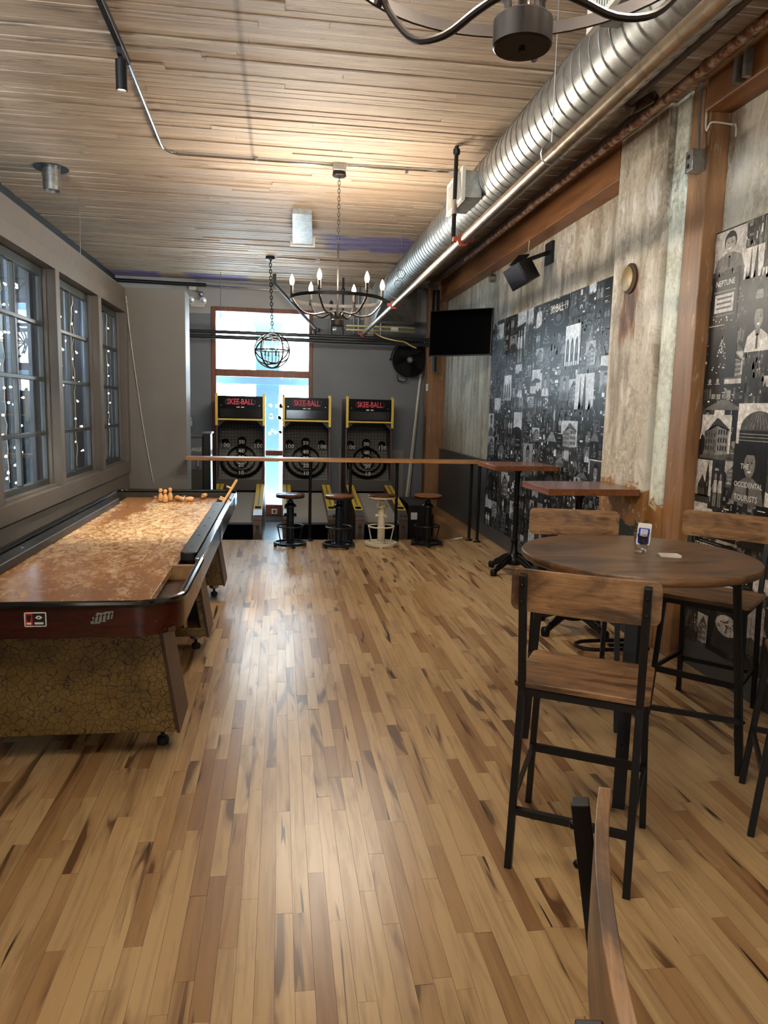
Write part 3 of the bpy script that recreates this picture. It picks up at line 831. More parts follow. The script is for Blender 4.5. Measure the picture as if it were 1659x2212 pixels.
# cast-iron pedestal tables
def claw_table(x0, x1, y0, y1, zt, cx, cy, label, rot):
    t = T('pedestal_table', label, 'table', (cx, cy, 0), 0, 'square pedestal tables by the mural wall')
    MB().box(x0, x1, y0, y1, zt - 0.05, zt).build('tabletop', BLOCK, t, bev=0.004)
    MB().lathe([(0.12, zt - 0.058), (0.12, zt - 0.05)], (cx, cy, 0), 20).box(cx - 0.2, cx + 0.2, cy - 0.02, cy + 0.02, zt - 0.062, zt - 0.05).build('mounting_plate', IRON, t)
    MB().lathe([(0.06, zt - 0.06), (0.05, zt - 0.075), (0.03, zt - 0.10), (0.026, zt - 0.14), (0.026, 0.72), (0.034, 0.715), (0.034, 0.70), (0.026, 0.695), (0.026, 0.53), (0.034, 0.525), (0.034, 0.505), (0.026, 0.50), (0.027, 0.36), (0.038, 0.35), (0.038, 0.325), (0.030, 0.315), (0.034, 0.23), (0.045, 0.215), (0.05, 0.19)], (cx, cy, 0), 20).build('column', IRON, t)
    hub = MB().lathe([(0.05, 0.20), (0.075, 0.17), (0.09, 0.13), (0.08, 0.09), (0.05, 0.08)], (cx, cy, 0), 20).build('base_hub', IRON, t)
    for k in range(4):
        a = rot + k * PI / 2; c, s_ = math.cos(a), math.sin(a); P = lambda r, z: (cx + c * r, cy + s_ * r, z)
        m = MB().tube(spline([P(0.05, 0.15), P(0.13, 0.125), P(0.20, 0.085), P(0.265, 0.055), P(0.30, 0.04)], 4), [0.042, 0.041, 0.040, 0.038, 0.036, 0.033, 0.031, 0.029, 0.027, 0.026, 0.025, 0.025, 0.025, 0.024, 0.024, 0.024, 0.023], 8)
        m.tube(spline([P(0.06, 0.19), P(0.13, 0.165), P(0.20, 0.12), P(0.26, 0.085)], 3), 0.012, 6)
        f = m.build('foot', IRON, t)
        MB().lathe([(0.030, 0.0), (0.034, 0.02), (0.034, 0.05), (0.026, 0.065), (0.0, 0.07)], P(0.305, 0), 12).build('claw', IRON, f)
    return t


claw_table(2.08, 2.73, 6.92, 7.55, 1.14, 2.43, 7.27, 'square reddish wood pedestal table next to the long bar top', 0.55)
claw_table(1.91, 2.605, 5.01, 5.60, 1.12, 2.25, 5.26, 'square reddish wood pedestal table beside the stained pilaster', 0.5)

# tubular footed stool base seen under the square tables
t = T('tube_stand', 'low black tube stand with a bent foot under the round table', 'stand', (2.35, 4.75, 0))
pts = [(2.20 + 0.14 * math.cos(a), 4.72 + 0.10 * math.sin(a), 0.05) for a in [PI / 2 + PI * i / 10 for i in range(11)]]
MB().tube([(2.55, 4.82, 0.05)] + pts + [(2.55, 4.62, 0.05)], 0.014, 8).build('foot_loop', IRON, t)
MB().cyl((2.46, 4.72, 0.0), (2.46, 4.72, 0.62), 0.022, 14).cyl((2.46, 4.72, 0), (2.46, 4.72, 0.035), 0.05, 14).build('post', IRON, t)
MB().bar((2.30, 4.72, 0.05), (2.55, 4.72, 0.05), 0.03, 0.02).build('cross_bar', IRON, t)

# long bar top on pipe posts
t = T('bar_counter', 'long narrow honey wood bar top on black pipe posts', 'bar counter', (0.72, 9.08, 0))
MB().box(-1.10, 2.53, 8.95, 9.21, 1.005, 1.045).build('bar_top', BARTOP, t, bev=0.004)
for x, y in ((-0.78, 9.16), (0.385, 9.16), (0.885, 9.14), (1.475, 9.14), (2.445, 9.16), (2.52, 9.04)):
    MB().cyl((x, y, 0.0), (x, y, 1.005), 0.019, 12).lathe([(0.05, 0.0), (0.05, 0.007), (0.03, 0.012), (0.022, 0.03)], (x, y, 0), 16).lathe([(0.022, 0.975), (0.03, 0.992), (0.045, 0.998), (0.045, 1.005)], (x, y, 0), 16).build('post', IRON, t)


# hydrant stools
def stool(x, y, mat, top, label, rot):
    t = T('hydrant_stool', label, 'stool', (x, y, 0), 0, 'industrial stools at the long bar top')
    L = lambda p: [(r, z) for r, z in p]
    MB().lathe([(0.155, 0.607), (0.168, 0.612), (0.170, 0.628), (0.160, 0.634), (0.0, 0.634)], (x, y, 0), 32).build('seat', top, t, ang=50)
    MB().lathe([(0.04, 0.585), (0.165, 0.590), (0.170, 0.594), (0.170, 0.610), (0.0, 0.610)], (x, y, 0), 32).build('seat_pan', mat, t)
    MB().lathe([(0.022, 0.585), (0.055, 0.583), (0.055, 0.578), (0.022, 0.574), (0.022, 0.556), (0.034, 0.553), (0.036, 0.528), (0.046, 0.518), (0.062, 0.508), (0.072, 0.492), (0.074, 0.480), (0.052, 0.478), (0.044, 0.47), (0.046, 0.20), (0.046, 0.055), (0.06, 0.05), (0.06, 0.035)], (x, y, 0), 24).build('column', mat, t)
    c, s_ = math.cos(rot), math.sin(rot)
    m = MB()
    for a, z in ((rot, 0.375), (rot + 2.2, 0.33), (rot - 2.1, 0.375)):
        d = V((math.cos(a), math.sin(a), 0)); p = V((x, y, z))
        m.cyl(p + d * 0.03, p + d * 0.062, 0.018, 12).cyl(p + d * 0.062, p + d * 0.074, 0.024, 6)
    m.build('valve_cap', mat, t)
    MB().tube([(x + 0.155 * math.cos(a), y + 0.155 * math.sin(a), 0.245) for a in [2 * PI * i / 32 for i in range(32)]], 0.010, 8, True).build('footrest_ring', mat, t)
    for k in range(4):
        a = rot + PI / 4 + k * PI / 2; MB().cyl((x + 0.153 * math.cos(a), y + 0.153 * math.sin(a), 0.24), (x + 0.115 * math.cos(a), y + 0.115 * math.sin(a), 0.05), 0.008, 8).build('strut', mat, t)
    m = MB().lathe([(0.168, 0.022), (0.196, 0.022), (0.198, 0.03), (0.196, 0.052), (0.172, 0.054), (0.168, 0.046), (0.168, 0.022)], (x, y, 0), 36)
    for k in range(4):
        a = rot + PI / 4 + k * PI / 2; m.bar((x + 0.05 * math.cos(a), y + 0.05 * math.sin(a), 0.042), (x + 0.18 * math.cos(a), y + 0.18 * math.sin(a), 0.042), 0.03, 0.016)
        m.cyl((x + 0.183 * math.cos(a), y + 0.183 * math.sin(a), 0.0), (x + 0.183 * math.cos(a), y + 0.183 * math.sin(a), 0.025), 0.018, 10)
    m.build('base_ring', mat, t)
    return t


DKSEAT = rustic('dark_stool_seat', (70, 40, 26), (112, 66, 42), (46, 26, 18), 'x', 0.25, 0.8)
TANSEAT = rustic('tan_stool_seat', (112, 66, 36), (156, 100, 60), (84, 48, 26), 'x', 0.28, 0.8)
stool(0.135, 8.80, NAVY, DKSEAT, 'dark navy hydrant stool with a glossy dark seat, nearest the shuffleboard', 2.6)
stool(0.715, 8.72, NAVY, TANSEAT, 'dark navy hydrant stool with a brown seat beside the cream one', 2.9)
stool(1.238, 8.78, CREAM, DKSEAT, 'cream painted hydrant stool', -0.9)
stool(1.820, 8.83, IRON, TANSEAT, 'black hydrant stool with a tan seat near the wall ledge', -0.8)

# ------------------------------------------------------------ shuffleboard table
SX0, SX1, SY0, SY1 = -1.60, -0.43, 3.22, 7.62
t = T('shuffleboard_table', 'antique shuffleboard table with crackled mustard pedestals and a sanded playing surface', 'game table', (-1.015, 5.4, 0))


def wall_path(pts, h0, h1, th):
    """vertical band of thickness th along an open outline (outline is the outer side, inside to the left)"""
    m = MB(); n = len(pts); P = [V((a, b, 0)) for a, b in pts]; I = []
    for i in range(n):
        d = (P[min(i + 1, n - 1)] - P[max(i - 1, 0)]).normalized(); I.append(P[i] + V((-d.y, d.x, 0)) * th)
    vs = []
    for p, q in zip(P, I): vs += [(p.x, p.y, h0), (p.x, p.y, h1), (q.x, q.y, h1), (q.x, q.y, h0)]
    fs = [(i * 4 + j, i * 4 + (j + 1) % 4, i * 4 + 4 + (j + 1) % 4, i * 4 + 4 + j) for i in range(n - 1) for j in range(4)] + [(3, 2, 1, 0), tuple(range(n * 4 - 4, n * 4))]
    m._add(vs, fs); return m


def cpts(cx, cy, r, a0, a1, n=8): return [(cx + r * math.cos(a0 + (a1 - a0) * i / n), cy + r * math.sin(a0 + (a1 - a0) * i / n)) for i in range(n + 1)]


rr = 0.20
near = [(SX0, 4.15)] + cpts(SX0 + rr, SY0 + rr, rr, PI, 1.5 * PI) + cpts(SX1 - rr, SY0 + rr, rr, 1.5 * PI, 2 * PI) + [(SX1, 4.15)]
ap = wall_path(near, 0.645, 0.785, 0.03).build('end_apron', MAHOG, t, ang=30)
MB().tube([(a, b, 0.792) for a, b in near], 0.016, 8).build('end_rim', flat('polished_black_rim', (10, 10, 11), 0.12), t)
side = [(SX1, 4.15), (SX1, SY1 - 0.1)] + cpts(SX1 - 0.1, SY1 - 0.1, 0.1, 0, PI / 2, 4) + cpts(SX0 + 0.1, SY1 - 0.1, 0.1, PI / 2, PI, 4) + [(SX0, 4.15)]
wall_path(side, 0.655, 0.785, 0.028).build('side_apron', flat('black_side_laminate', (26, 25, 25), 0.2), t, ang=30)
MB().tube([(a, b, 0.792) for a, b in side if b > 6.9 or a < -1.0], 0.016, 8).build('far_rim', flat('black_far_rim', (12, 12, 13), 0.2), t)
MB().box(SX1 - 0.035, SX1 + 0.006, 4.15, 5.6, 0.785, 0.803).box(SX1 - 0.034, SX1 + 0.008, 5.6, 7.3, 0.787, 0.806).box(SX1, SX1 + 0.008, 5.5, 5.62, 0.66, 0.80).box(SX1, SX1 + 0.008, 7.2, 7.5, 0.66, 0.80).build('metal_trim', CHROME, t, bev=0.003)
MB().box(SX0 + 0.03, SX1 - 0.03, SY0 + 0.06, SY1 - 0.03, 0.645, 0.665).build('gutter_bed', flat('brown_gutter', (70, 44, 26), 0.6), t)
MB().box(-1.48, -0.60, 3.36, 7.48, 0.70, 0.74).box(-1.52, -0.58, 4.30, 6.7, 0.70, 0.739).build('playing_surface', LANEWOOD, t, bev=0.002)
MB().box(-0.62, -0.46, 4.22, 4.26, 0.66, 0.745).box(-0.6, -0.46, 6.75, 6.78, 0.66, 0.745).build('gutter_end', PLY, t)
for nm, x0, x1, y0, y1 in (('bumper', -0.575, -0.478, 4.36, 6.72), ('bumper', -1.545, -1.45, 3.75, 7.0)):
    b = MB().prism(rrect(x0, x1, y0, y1, 0.03, 4), 0.741, 0.795).build(nm, flat('black_bumper', (20, 19, 19), 0.45), t, bev=0.006)
    m = MB()
    for k in range(6): m.cyl(((x0 + x1) / 2, y0 + 0.2 + k * (y1 - y0 - 0.4) / 5, 0.79), ((x0 + x1) / 2, y0 + 0.2 + k * (y1 - y0 - 0.4) / 5, 0.7975), 0.011, 10)
    m.build('screw', CHROME, b)
MB().box(SX0 + 0.03, SX1 - 0.03, 7.50, 7.515, 0.665, 0.785).box(SX0 + 0.03, SX0 + 0.04, 7.0, 7.5, 0.665, 0.785).box(SX1 - 0.04, SX1 - 0.03, 6.8, 7.5, 0.665, 0.785).build('backstop', flat('dark_olive_pattern', (52, 46, 32), 0.6, 0, 0.6, 40), t)
MB().box(-1.56, -1.40, 3.42, 3.60, 0.664, 0.70).build('corner_block', flat('red_brown_block', (96, 44, 30), 0.5), t)
for k, yc in enumerate((3.54, 5.0, 6.43)):
    cx = -1.005; ht, hb = 0.455, 0.535; d0, d1 = 0.14, 0.16
    if k != 1:
        p = MB().hexa([(cx - hb, yc - d1, 0.13), (cx + hb, yc - d1, 0.13), (cx + hb, yc + d1, 0.13), (cx - hb, yc + d1, 0.13)], [(cx - ht, yc - d0, 0.648), (cx + ht, yc - d0, 0.648), (cx + ht, yc + d0, 0.648), (cx - ht, yc + d0, 0.648)])
    else:
        p = MB(); th = 0.035
        for sx in (-1, 1):
            p.hexa([(cx + sx * (hb - th), yc - d1, 0.13), (cx + sx * hb, yc - d1, 0.13), (cx + sx * hb, yc + d1, 0.13), (cx + sx * (hb - th), yc + d1, 0.13)], [(cx + sx * (ht - th), yc - d0, 0.648), (cx + sx * ht, yc - d0, 0.648), (cx + sx * ht, yc + d0, 0.648), (cx + sx * (ht - th), yc + d0, 0.648)])
        p.box(cx - hb, cx + hb, yc - d1, yc + d1, 0.13, 0.19)
    ped = p.build('pedestal', CRACK, t, bev=0.008)
    if k == 1:
        MB().box(cx - hb + 0.04, cx + hb - 0.05, yc + 0.1, yc + 0.12, 0.19, 0.648).build('back_panel', flat('black_recess', (16, 15, 13), 0.7), ped)
        MB().bar((cx + hb - 0.14, yc - 0.12, 0.19), (cx + hb - 0.17, yc - 0.12, 0.645), 0.045, 0.02).build('batten', PINWOOD, ped)
    e = MB()
    for sx in (-1, 1): e.hexa([(cx + sx * hb, yc - d1 - 0.004, 0.125), (cx + sx * (hb + 0.014), yc - d1 - 0.004, 0.125), (cx + sx * (hb + 0.014), yc + d1, 0.125), (cx + sx * hb, yc + d1, 0.125)], [(cx + sx * ht, yc - d0 - 0.004, 0.648), (cx + sx * (ht + 0.014), yc - d0 - 0.004, 0.648), (cx + sx * (ht + 0.014), yc + d0, 0.648), (cx + sx * ht, yc + d0, 0.648)])
    e.build('edge_strip', flat('dark_brown_edge', (58, 34, 26), 0.4) if k == 0 else D.materials['dark_brown_edge'], ped)
    for sx in (-1, 1):
        x = cx + sx * 0.445
        MB().lathe([(0.042, 0.13), (0.045, 0.125), (0.040, 0.078), (0.030, 0.072)], (x, yc, 0), 20).build('leveller_cup', STEEL, ped)
        MB().lathe([(0.010, 0.075), (0.010, 0.04), (0.026, 0.036), (0.03, 0.02), (0.026, 0.0)], (x, yc, 0), 16).build('foot', RUBBER, ped)
# stickers on the apron
fr = SY0 - 0.002
sm = MB().prism(rrect(-1.072, -0.982, 0.698, 0.762, 0.005, 2), fr - 0.0008, fr, lambda a, b, c: (a, c, b)).build('sticker', WHITE, t, label='red and black sticker with a fist and an eye')
MB().box(-1.067, -1.038, fr - 0.0016, fr - 0.0008, 0.703, 0.757).build('red_field', flat('sticker_red', (178, 44, 40), 0.5), sm)
m = MB().box(-1.038, -0.987, fr - 0.0016, fr - 0.0008, 0.703, 0.757)
m.prism([(-1.058, 0.722), (-1.047, 0.722), (-1.046, 0.733), (-1.043, 0.737), (-1.044, 0.749), (-1.060, 0.751), (-1.062, 0.737)], fr - 0.0024, fr - 0.0016, lambda a, b, c: (a, c, b)).build('black_field', flat('sticker_black', (14, 14, 15), 0.5), sm)
ey = [(-1.027 + 0.014 * math.cos(a), 0.739 + 0.0085 * math.sin(a) * (1 - 0.0)) for a in [2 * PI * i / 14 for i in range(14)]]
m = MB().prism([(-1.0275, 0.739), (-1.018, 0.746), (-1.0125, 0.7475), (-1.007, 0.746), (-0.9975, 0.739), (-1.007, 0.732), (-1.0125, 0.7305), (-1.018, 0.732)], fr - 0.0024, fr - 0.0016, lambda a, b, c: (a, c, b))
m.box(-1.030, -0.994, fr - 0.0024, fr - 0.0016, 0.709, 0.718).box(-1.062, -1.044, fr - 0.0024, fr - 0.0016, 0.709, 0.717).build('white_marks', WHITE, sm)
MB().cyl((-1.0125, fr - 0.0032, 0.739), (-1.0125, fr - 0.0024, 0.739), 0.004, 12).build('pupil', D.materials['sticker_black'], sm)
m = MB().prism([(-0.80, 0.706), (-0.765, 0.708), (-0.758, 0.716), (-0.742, 0.714), (-0.735, 0.724), (-0.712, 0.728), (-0.706, 0.762), (-0.74, 0.760), (-0.752, 0.755), (-0.775, 0.757), (-0.782, 0.742), (-0.796, 0.735), (-0.79, 0.722), (-0.803, 0.716)], fr - 0.0008, fr, lambda a, b, c: (a, c, b))
gs = m.build('sticker', flat('silver_sticker', (128, 124, 118), 0.4), t, label='torn silver graffiti sticker')
m = MB()
for k in range(5):
    x = -0.788 + k * 0.0165; m.bar((x, fr - 0.0012, 0.712 + k * 0.003), (x + 0.006, fr - 0.0012, 0.744 + k * 0.003), 0.001, 0.005, (1, 0, 0)).bar((x, fr - 0.0012, 0.738 + k * 0.002), (x + 0.012, fr - 0.0012, 0.740 + k * 0.003), 0.001, 0.004, (0, 0, 1))
m.build('scrawl', D.materials['sticker_black'], gs, one=True)

# pins, pucks and rake on the shuffleboard
PINP = [(0.012, 0.0), (0.0165, 0.003), (0.0235, 0.03), (0.0225, 0.052), (0.0125, 0.078), (0.0105, 0.084), (0.0165, 0.093), (0.0185, 0.103), (0.016, 0.114), (0.008, 0.1205), (0.0, 0.122)]


def pin(x, y, lay, label, ang=0.0):
    t = T('wooden_pin', label, 'pin', (x, y, 0.7405), 0, 'small wooden pins on the shuffleboard')
    sc = 1.05
    m = MB()
    ax = (0, 0, 1) if not lay else (math.cos(ang), math.sin(ang), 0.03)
    base = (x, y, 0.7405) if not lay else (x, y, 0.7405 + 0.0247)
    m.lathe([(r * sc, z * sc) for r, z in PINP], base, 20, ax).build('body', PINWOOD, t)
    a = V(ax).normalized(); b = V(base)
    MB().lathe([(0.0122 * sc, 0.079 * sc), (0.0118 * sc, 0.081 * sc), (0.0119 * sc, 0.083 * sc), (0.0122 * sc, 0.0845 * sc)], base, 16, ax).lathe([(0.0150 * sc, 0.001), (0.0182 * sc, 0.006), (0.0187 * sc, 0.008)], base, 16, ax).build('stripe', flat('dark_pin_stripe', (70, 40, 24), 0.5) if 'dark_pin_stripe' not in D.materials else D.materials['dark_pin_stripe'], t)


pin(-1.108, 7.13, 0, 'standing wooden pin at the left of the trio on the shuffleboard')
pin(-1.055, 7.06, 0, 'standing wooden pin in front of the trio on the shuffleboard')
pin(-1.03, 7.20, 0, 'standing wooden pin at the back of the trio on the shuffleboard')
pin(-0.99, 7.27, 1, 'wooden pin lying right behind the standing trio', -1.0)
pin(-0.80, 7.15, 1, 'wooden pin lying on its side in mid board, head to the left', PI + 0.1)
pin(-0.745, 7.36, 1, 'wooden pin lying near the right corner, base toward the room', 1.4)
for x, y, lb in ((-1.205, 7.40, 'red-ringed puck left of the standing pins'), (-0.93, 7.41, 'red-ringed puck right of the standing pins')):
    t = T('puck', lb, 'puck', (x, y, 0.7405), 0, 'pucks on the shuffleboard')
    MB().lathe([(0.026, 0.0), (0.029, 0.004), (0.029, 0.018), (0.026, 0.022), (0.0, 0.022)], (x, y, 0.7405), 24).build('body', CHROME, t)
    MB().lathe([(0.021, 0.0221), (0.021, 0.026), (0.018, 0.028), (0.0, 0.028)], (x, y, 0.7405), 24).build('cap', flat('puck_red', (150, 30, 30), 0.3) if 'puck_red' not in D.materials else D.materials['puck_red'], t)
t = T('peg_rake', 'pale wooden stick with pegs leaning on the far right rim of the shuffleboard', 'stick', (-0.50, 6.92, 0.745))
MB().bar((-0.515, 6.90, 0.758), (-0.40, 7.14, 0.955), 0.022, 0.016).build('shaft', PINWOOD, t, bev=0.002)
for f in (0.10, 0.17, 0.62):
    p = V((-0.515, 6.90, 0.758)).lerp(V((-0.40, 7.14, 0.955)), f); MB().cyl(p, p + V((-0.048, 0.0, 0.022)), 0.010, 10).build('peg', PINWOOD, t)

# glass of coasters and a stack on the round table
t = T('tumbler', 'clear glass tumbler standing on the round table', 'glass', (1.735, 3.29, 1.0))
MB().lathe([(0.0, 1.0005), (0.027, 1.0005), (0.030, 1.004), (0.0365, 1.085), (0.0378, 1.092), (0.0350, 1.092), (0.0335, 1.08), (0.0275, 1.014), (0.0, 1.012)], (1.735, 3.29, 0), 12).build('body', TUMBLER, t, ang=20)
for k in range(7):
    lean = 0.16 + 0.012 * k; c = T('coaster', ['blue printed coaster facing out of the glass tumbler', 'plain coaster right behind the blue printed one in the tumbler', 'third coaster from the front in the glass tumbler', 'fourth coaster from the front in the glass tumbler', 'fifth coaster from the front in the glass tumbler', 'last but one coaster at the back of the glass tumbler', 'rearmost coaster in the glass tumbler'][k], 'coaster', (1.735, 3.285 + k * 0.0028, 1.035), 0, 'coasters in the glass tumbler')
    cx, cy, cz = 1.735 + 0.002 * k, 3.272 + k * 0.0030, 1.082 + 0.002 * k
    ux = V((0.97, -0.05 - 0.01 * k, -0.10)).normalized(); uz = V((0.10, 0.12 + 0.0 * k, 0.98)); uz = (uz - ux * uz.dot(ux)).normalized(); un = ux.cross(uz)
    mp = lambda a, b, d: tuple(V((cx, cy, cz)) + ux * a + uz * b + un * d)
    MB().prism(rrect(-0.0335, 0.0335, -0.045, 0.045, 0.007, 3), 0.0, 0.0016, mp).build('card', CARD, c)
    if k == 0:
        MB().prism(rrect(-0.028, 0.028, -0.040, 0.036, 0.006, 3), 0.0016, 0.0020, mp).build('print', BLUE, c)
        MB().prism(rrect(-0.018, 0.018, -0.004, 0.031, 0.001, 2), 0.0020, 0.0023, mp).prism([(-0.003, -0.004), (0.0, -0.0075), (0.003, -0.004)], 0.0020, 0.0023, mp).build('badge', CARD, c)
        m = MB()
        for tx, zz, sz in (('NEVER', 0.0235, 0.0095), ('SAVE', 0.0135, 0.0095), ('EVEN', 0.0035, 0.0095)): letter(m, tx, sz, lambda a, b, d, zz=zz: mp(a, b + zz, 0.0025))
        m.build('lettering', BLUE, c, one=True)
        MB().prism(rrect(-0.013, 0.013, -0.018, -0.0135, 0.001, 1), 0.0020, 0.0023, mp).prism(rrect(-0.011, 0.011, -0.0265, -0.0235, 0.001, 1), 0.0020, 0.0023, mp).prism(rrect(-0.004, 0.006, -0.0335, -0.031, 0.001, 1), 0.0020, 0.0023, mp).build('fine_print', CARD, c)
for k in range(4):
    c = T('coaster', ['bottom coaster of the low stack beside the glass', 'second coaster from the bottom of the low stack beside the glass', 'second coaster from the top of the low stack beside the glass', 'top coaster of the low stack beside the glass'][k], 'coaster', (1.822, 3.175, 1.0 + 0.0022 * k), 0, 'coasters stacked on the round table')
    a0 = -0.30 + 0.05 * k; ux = V((math.cos(a0), math.sin(a0), 0)); uy = V((-ux.y, ux.x, 0)); mp = lambda a, b, d, k=k: tuple(V((1.822, 3.175, 1.0003 + 0.0022 * k)) + ux * a + uy * b + V((0, 0, d)))
    MB().prism(rrect(-0.046, 0.046, -0.035, 0.035, 0.006, 3), 0, 0.0017, mp).build('card', CARD, c)
    if k == 3: MB().prism(rrect(-0.036, 0.030, -0.024, 0.024, 0.003, 2), 0.0017, 0.0019, mp).build('print', flat('coaster_tan_print', (226, 204, 176), 0.6), c)
# ============================================================ LAMPS, DUCT, PIPES
def lamp(parent, loc, power, color=WARM, r=0.02, kind='POINT', rot=None, spot=None, blend=0.5):
    l = D.lights.new('lamp_light', kind); l.energy = power * LAMP; l.color = color; l.shadow_soft_size = r
    if spot: l.spot_size = spot; l.spot_blend = blend
    o = D.objects.new('lamp_light', l); COL.objects.link(o); o.parent = parent; o.location = WM[parent.name].inverted() @ V(loc)
    if rot: o.rotation_euler = rot
    return o


def chain(mb, p, q, link=0.04, r=0.0028, w=0.010):
    p, q = V(p), V(q); n = max(2, int((q - p).length / (link * 0.78))); d = (q - p) / n
    for i in range(n):
        c = p + d * (i + 0.5); ax = V((1, 0, 0)) if i % 2 else V((0, 1, 0)); h = link / 2 - w
        pts = [c + ax * (w * math.cos(a)) + V((0, 0, 1)) * (math.sin(a) * w + (h if math.sin(a) > 0 else -h)) for a in [0.3 + 2 * PI * k / 10 for k in range(10)]]
        mb.tube(pts, r, 5, True)


def chandelier(cx, cy, label, rot, pw, top=3.70, hub=2.388, rad=0.418):
    t = T('ring_chandelier', label, 'chandelier', (cx, cy, 2.36), 0, 'dark ring chandeliers with candle bulbs')
    MB().lathe([(0.0, top), (0.058, top - 0.002), (0.062, top - 0.03), (0.056, top - 0.035), (0.0, top - 0.036)], (cx, cy, 0), 28).build('canopy', BRONZE, t)
    m = MB(); chain(m, (cx, cy, top - 0.04), (cx, cy, 3.10)); m.build('chain', BLACK, t, one=True)
    MB().cyl((cx, cy, 3.11), (cx, cy, hub + 0.04), 0.0075, 10).build('stem', BRONZE, t)
    MB().lathe([(0.0, hub), (0.056, hub), (0.060, hub + 0.004), (0.060, hub + 0.052), (0.056, hub + 0.056), (0.0, hub + 0.056)], (cx, cy, 0), 36).cyl((cx, cy, hub - 0.006), (cx, cy, hub), 0.006, 10).build('hub', BRONZE, t)
    zr = hub + 0.23
    MB().lathe([(rad - 0.004, zr - 0.014), (rad + 0.004, zr - 0.014), (rad + 0.004, zr + 0.014), (rad - 0.004, zr + 0.014), (rad - 0.004, zr - 0.014)], (cx, cy, 0), 64).build('ring', BRONZE, t)
    for k in range(6):
        a = rot + k * PI / 3; c, s_ = math.cos(a), math.sin(a); P = lambda r, z: (cx + c * r, cy + s_ * r, z)
        pts = spline([P(0.035, hub + 0.05), P(0.036, hub + 0.09), P(0.06, hub + 0.118), P(0.12, hub + 0.112), P(0.21, hub + 0.092), P(0.30, hub + 0.11), P(0.365, hub + 0.17), P(rad - 0.012, zr), P(rad - 0.012, zr + 0.04)], 4)
        arm = MB().tube(pts, 0.0085, 8).build('arm', BRONZE, t)
        MB().lathe([(0.011, zr + 0.03), (0.017, zr + 0.033), (0.017, zr + 0.037), (0.0125, zr + 0.04), (0.0125, zr + 0.105)], P(rad - 0.012, 0), 14).build('candle_sleeve', BRONZE, arm)
        MB().lathe([(0.010, zr + 0.105), (0.017, zr + 0.118), (0.021, zr + 0.135), (0.018, zr + 0.158), (0.009, zr + 0.182), (0.0, zr + 0.198)], P(rad - 0.012, 0), 14).build('bulb', BULB, arm)
        lamp(t, P(rad - 0.012, zr + 0.215), pw, r=0.03)
    return t


chandelier(0.512, 6.77, 'lit dark ring chandelier hanging in mid room on a chain', 0.06, 18.0)
chandelier(0.488, 1.565, 'dark ring chandelier cut off by the top edge, its round hub in view', 0.12, 10.0)
chandelier(0.49, -2.6, 'added dark ring chandelier hanging unseen behind the viewer', 0.3, 4.0)  # out of view, added for light from behind the camera

# orb pendant
OX, OY, OZ = -0.104, 10.85, 2.457
t = T('orb_pendant', 'black wire orb pendant hanging before the bright window', 'pendant lamp', (OX, OY, OZ - 0.25))
MB().lathe([(0.0, ZC - 0.002), (0.062, ZC - 0.002), (0.065, ZC - 0.05), (0.02, ZC - 0.07), (0.0, ZC - 0.07)], (OX - 0.03, OY, 0), 20).build('canopy', BLACK, t)
m = MB(); chain(m, (OX - 0.03, OY, ZC - 0.06), (OX, OY, OZ + 0.31), 0.055, 0.006, 0.016); m.build('chain', MATTE, t, one=True)
MB().tube(arc((OX, OY, OZ + 0.275), 0.03, 0, 2 * PI, 18), 0.004, 6).build('loop', MATTE, t)
rr = 0.247
for k, (ax, ay) in enumerate(((0, 0), (0, 0.9), (0, -0.9), (0.75, 0.3), (-0.75, 0.2), (PI / 2, 0))):
    mtx = Matrix.Rotation(ax, 3, 'X') @ Matrix.Rotation(ay, 3, 'Z')
    pts = [V((OX, OY, OZ)) + mtx @ V((rr * math.cos(a), 0, rr * math.sin(a))) for a in [2 * PI * i / 40 for i in range(40)]]
    MB().tube(pts, 0.0100, 6, True).build('hoop', MATTE, t)
MB().cyl((OX, OY, OZ + 0.245), (OX, OY, OZ - 0.19), 0.006, 8).lathe([(0.0, OZ - 0.20), (0.03, OZ - 0.19), (0.03, OZ - 0.17), (0.0, OZ - 0.165)], (OX, OY, 0), 12).build('stem', MATTE, t)
for k in range(4):
    a = 0.5 + k * PI / 2; c, s_ = math.cos(a), math.sin(a); P = lambda r, z: (OX + c * r, OY + s_ * r, OZ + z)
    arm = MB().tube(spline([P(0.01, -0.17), P(0.06, -0.19), P(0.105, -0.14), P(0.11, -0.07)], 4), 0.005, 6).build('arm', MATTE, t)
    MB().lathe([(0.02, -0.075), (0.02, -0.068), (0.010, -0.065), (0.010, 0.0)], P(0.11, 0), 10).build('candle_sleeve', MATTE, arm)
    MB().lathe([(0.009, 0.0), (0.018, 0.03), (0.014, 0.06), (0.0, 0.085)], P(0.11, 0), 10).build('bulb', BULB, arm)
    lamp(t, P(0.11, 0.10), 8.0, r=0.02)

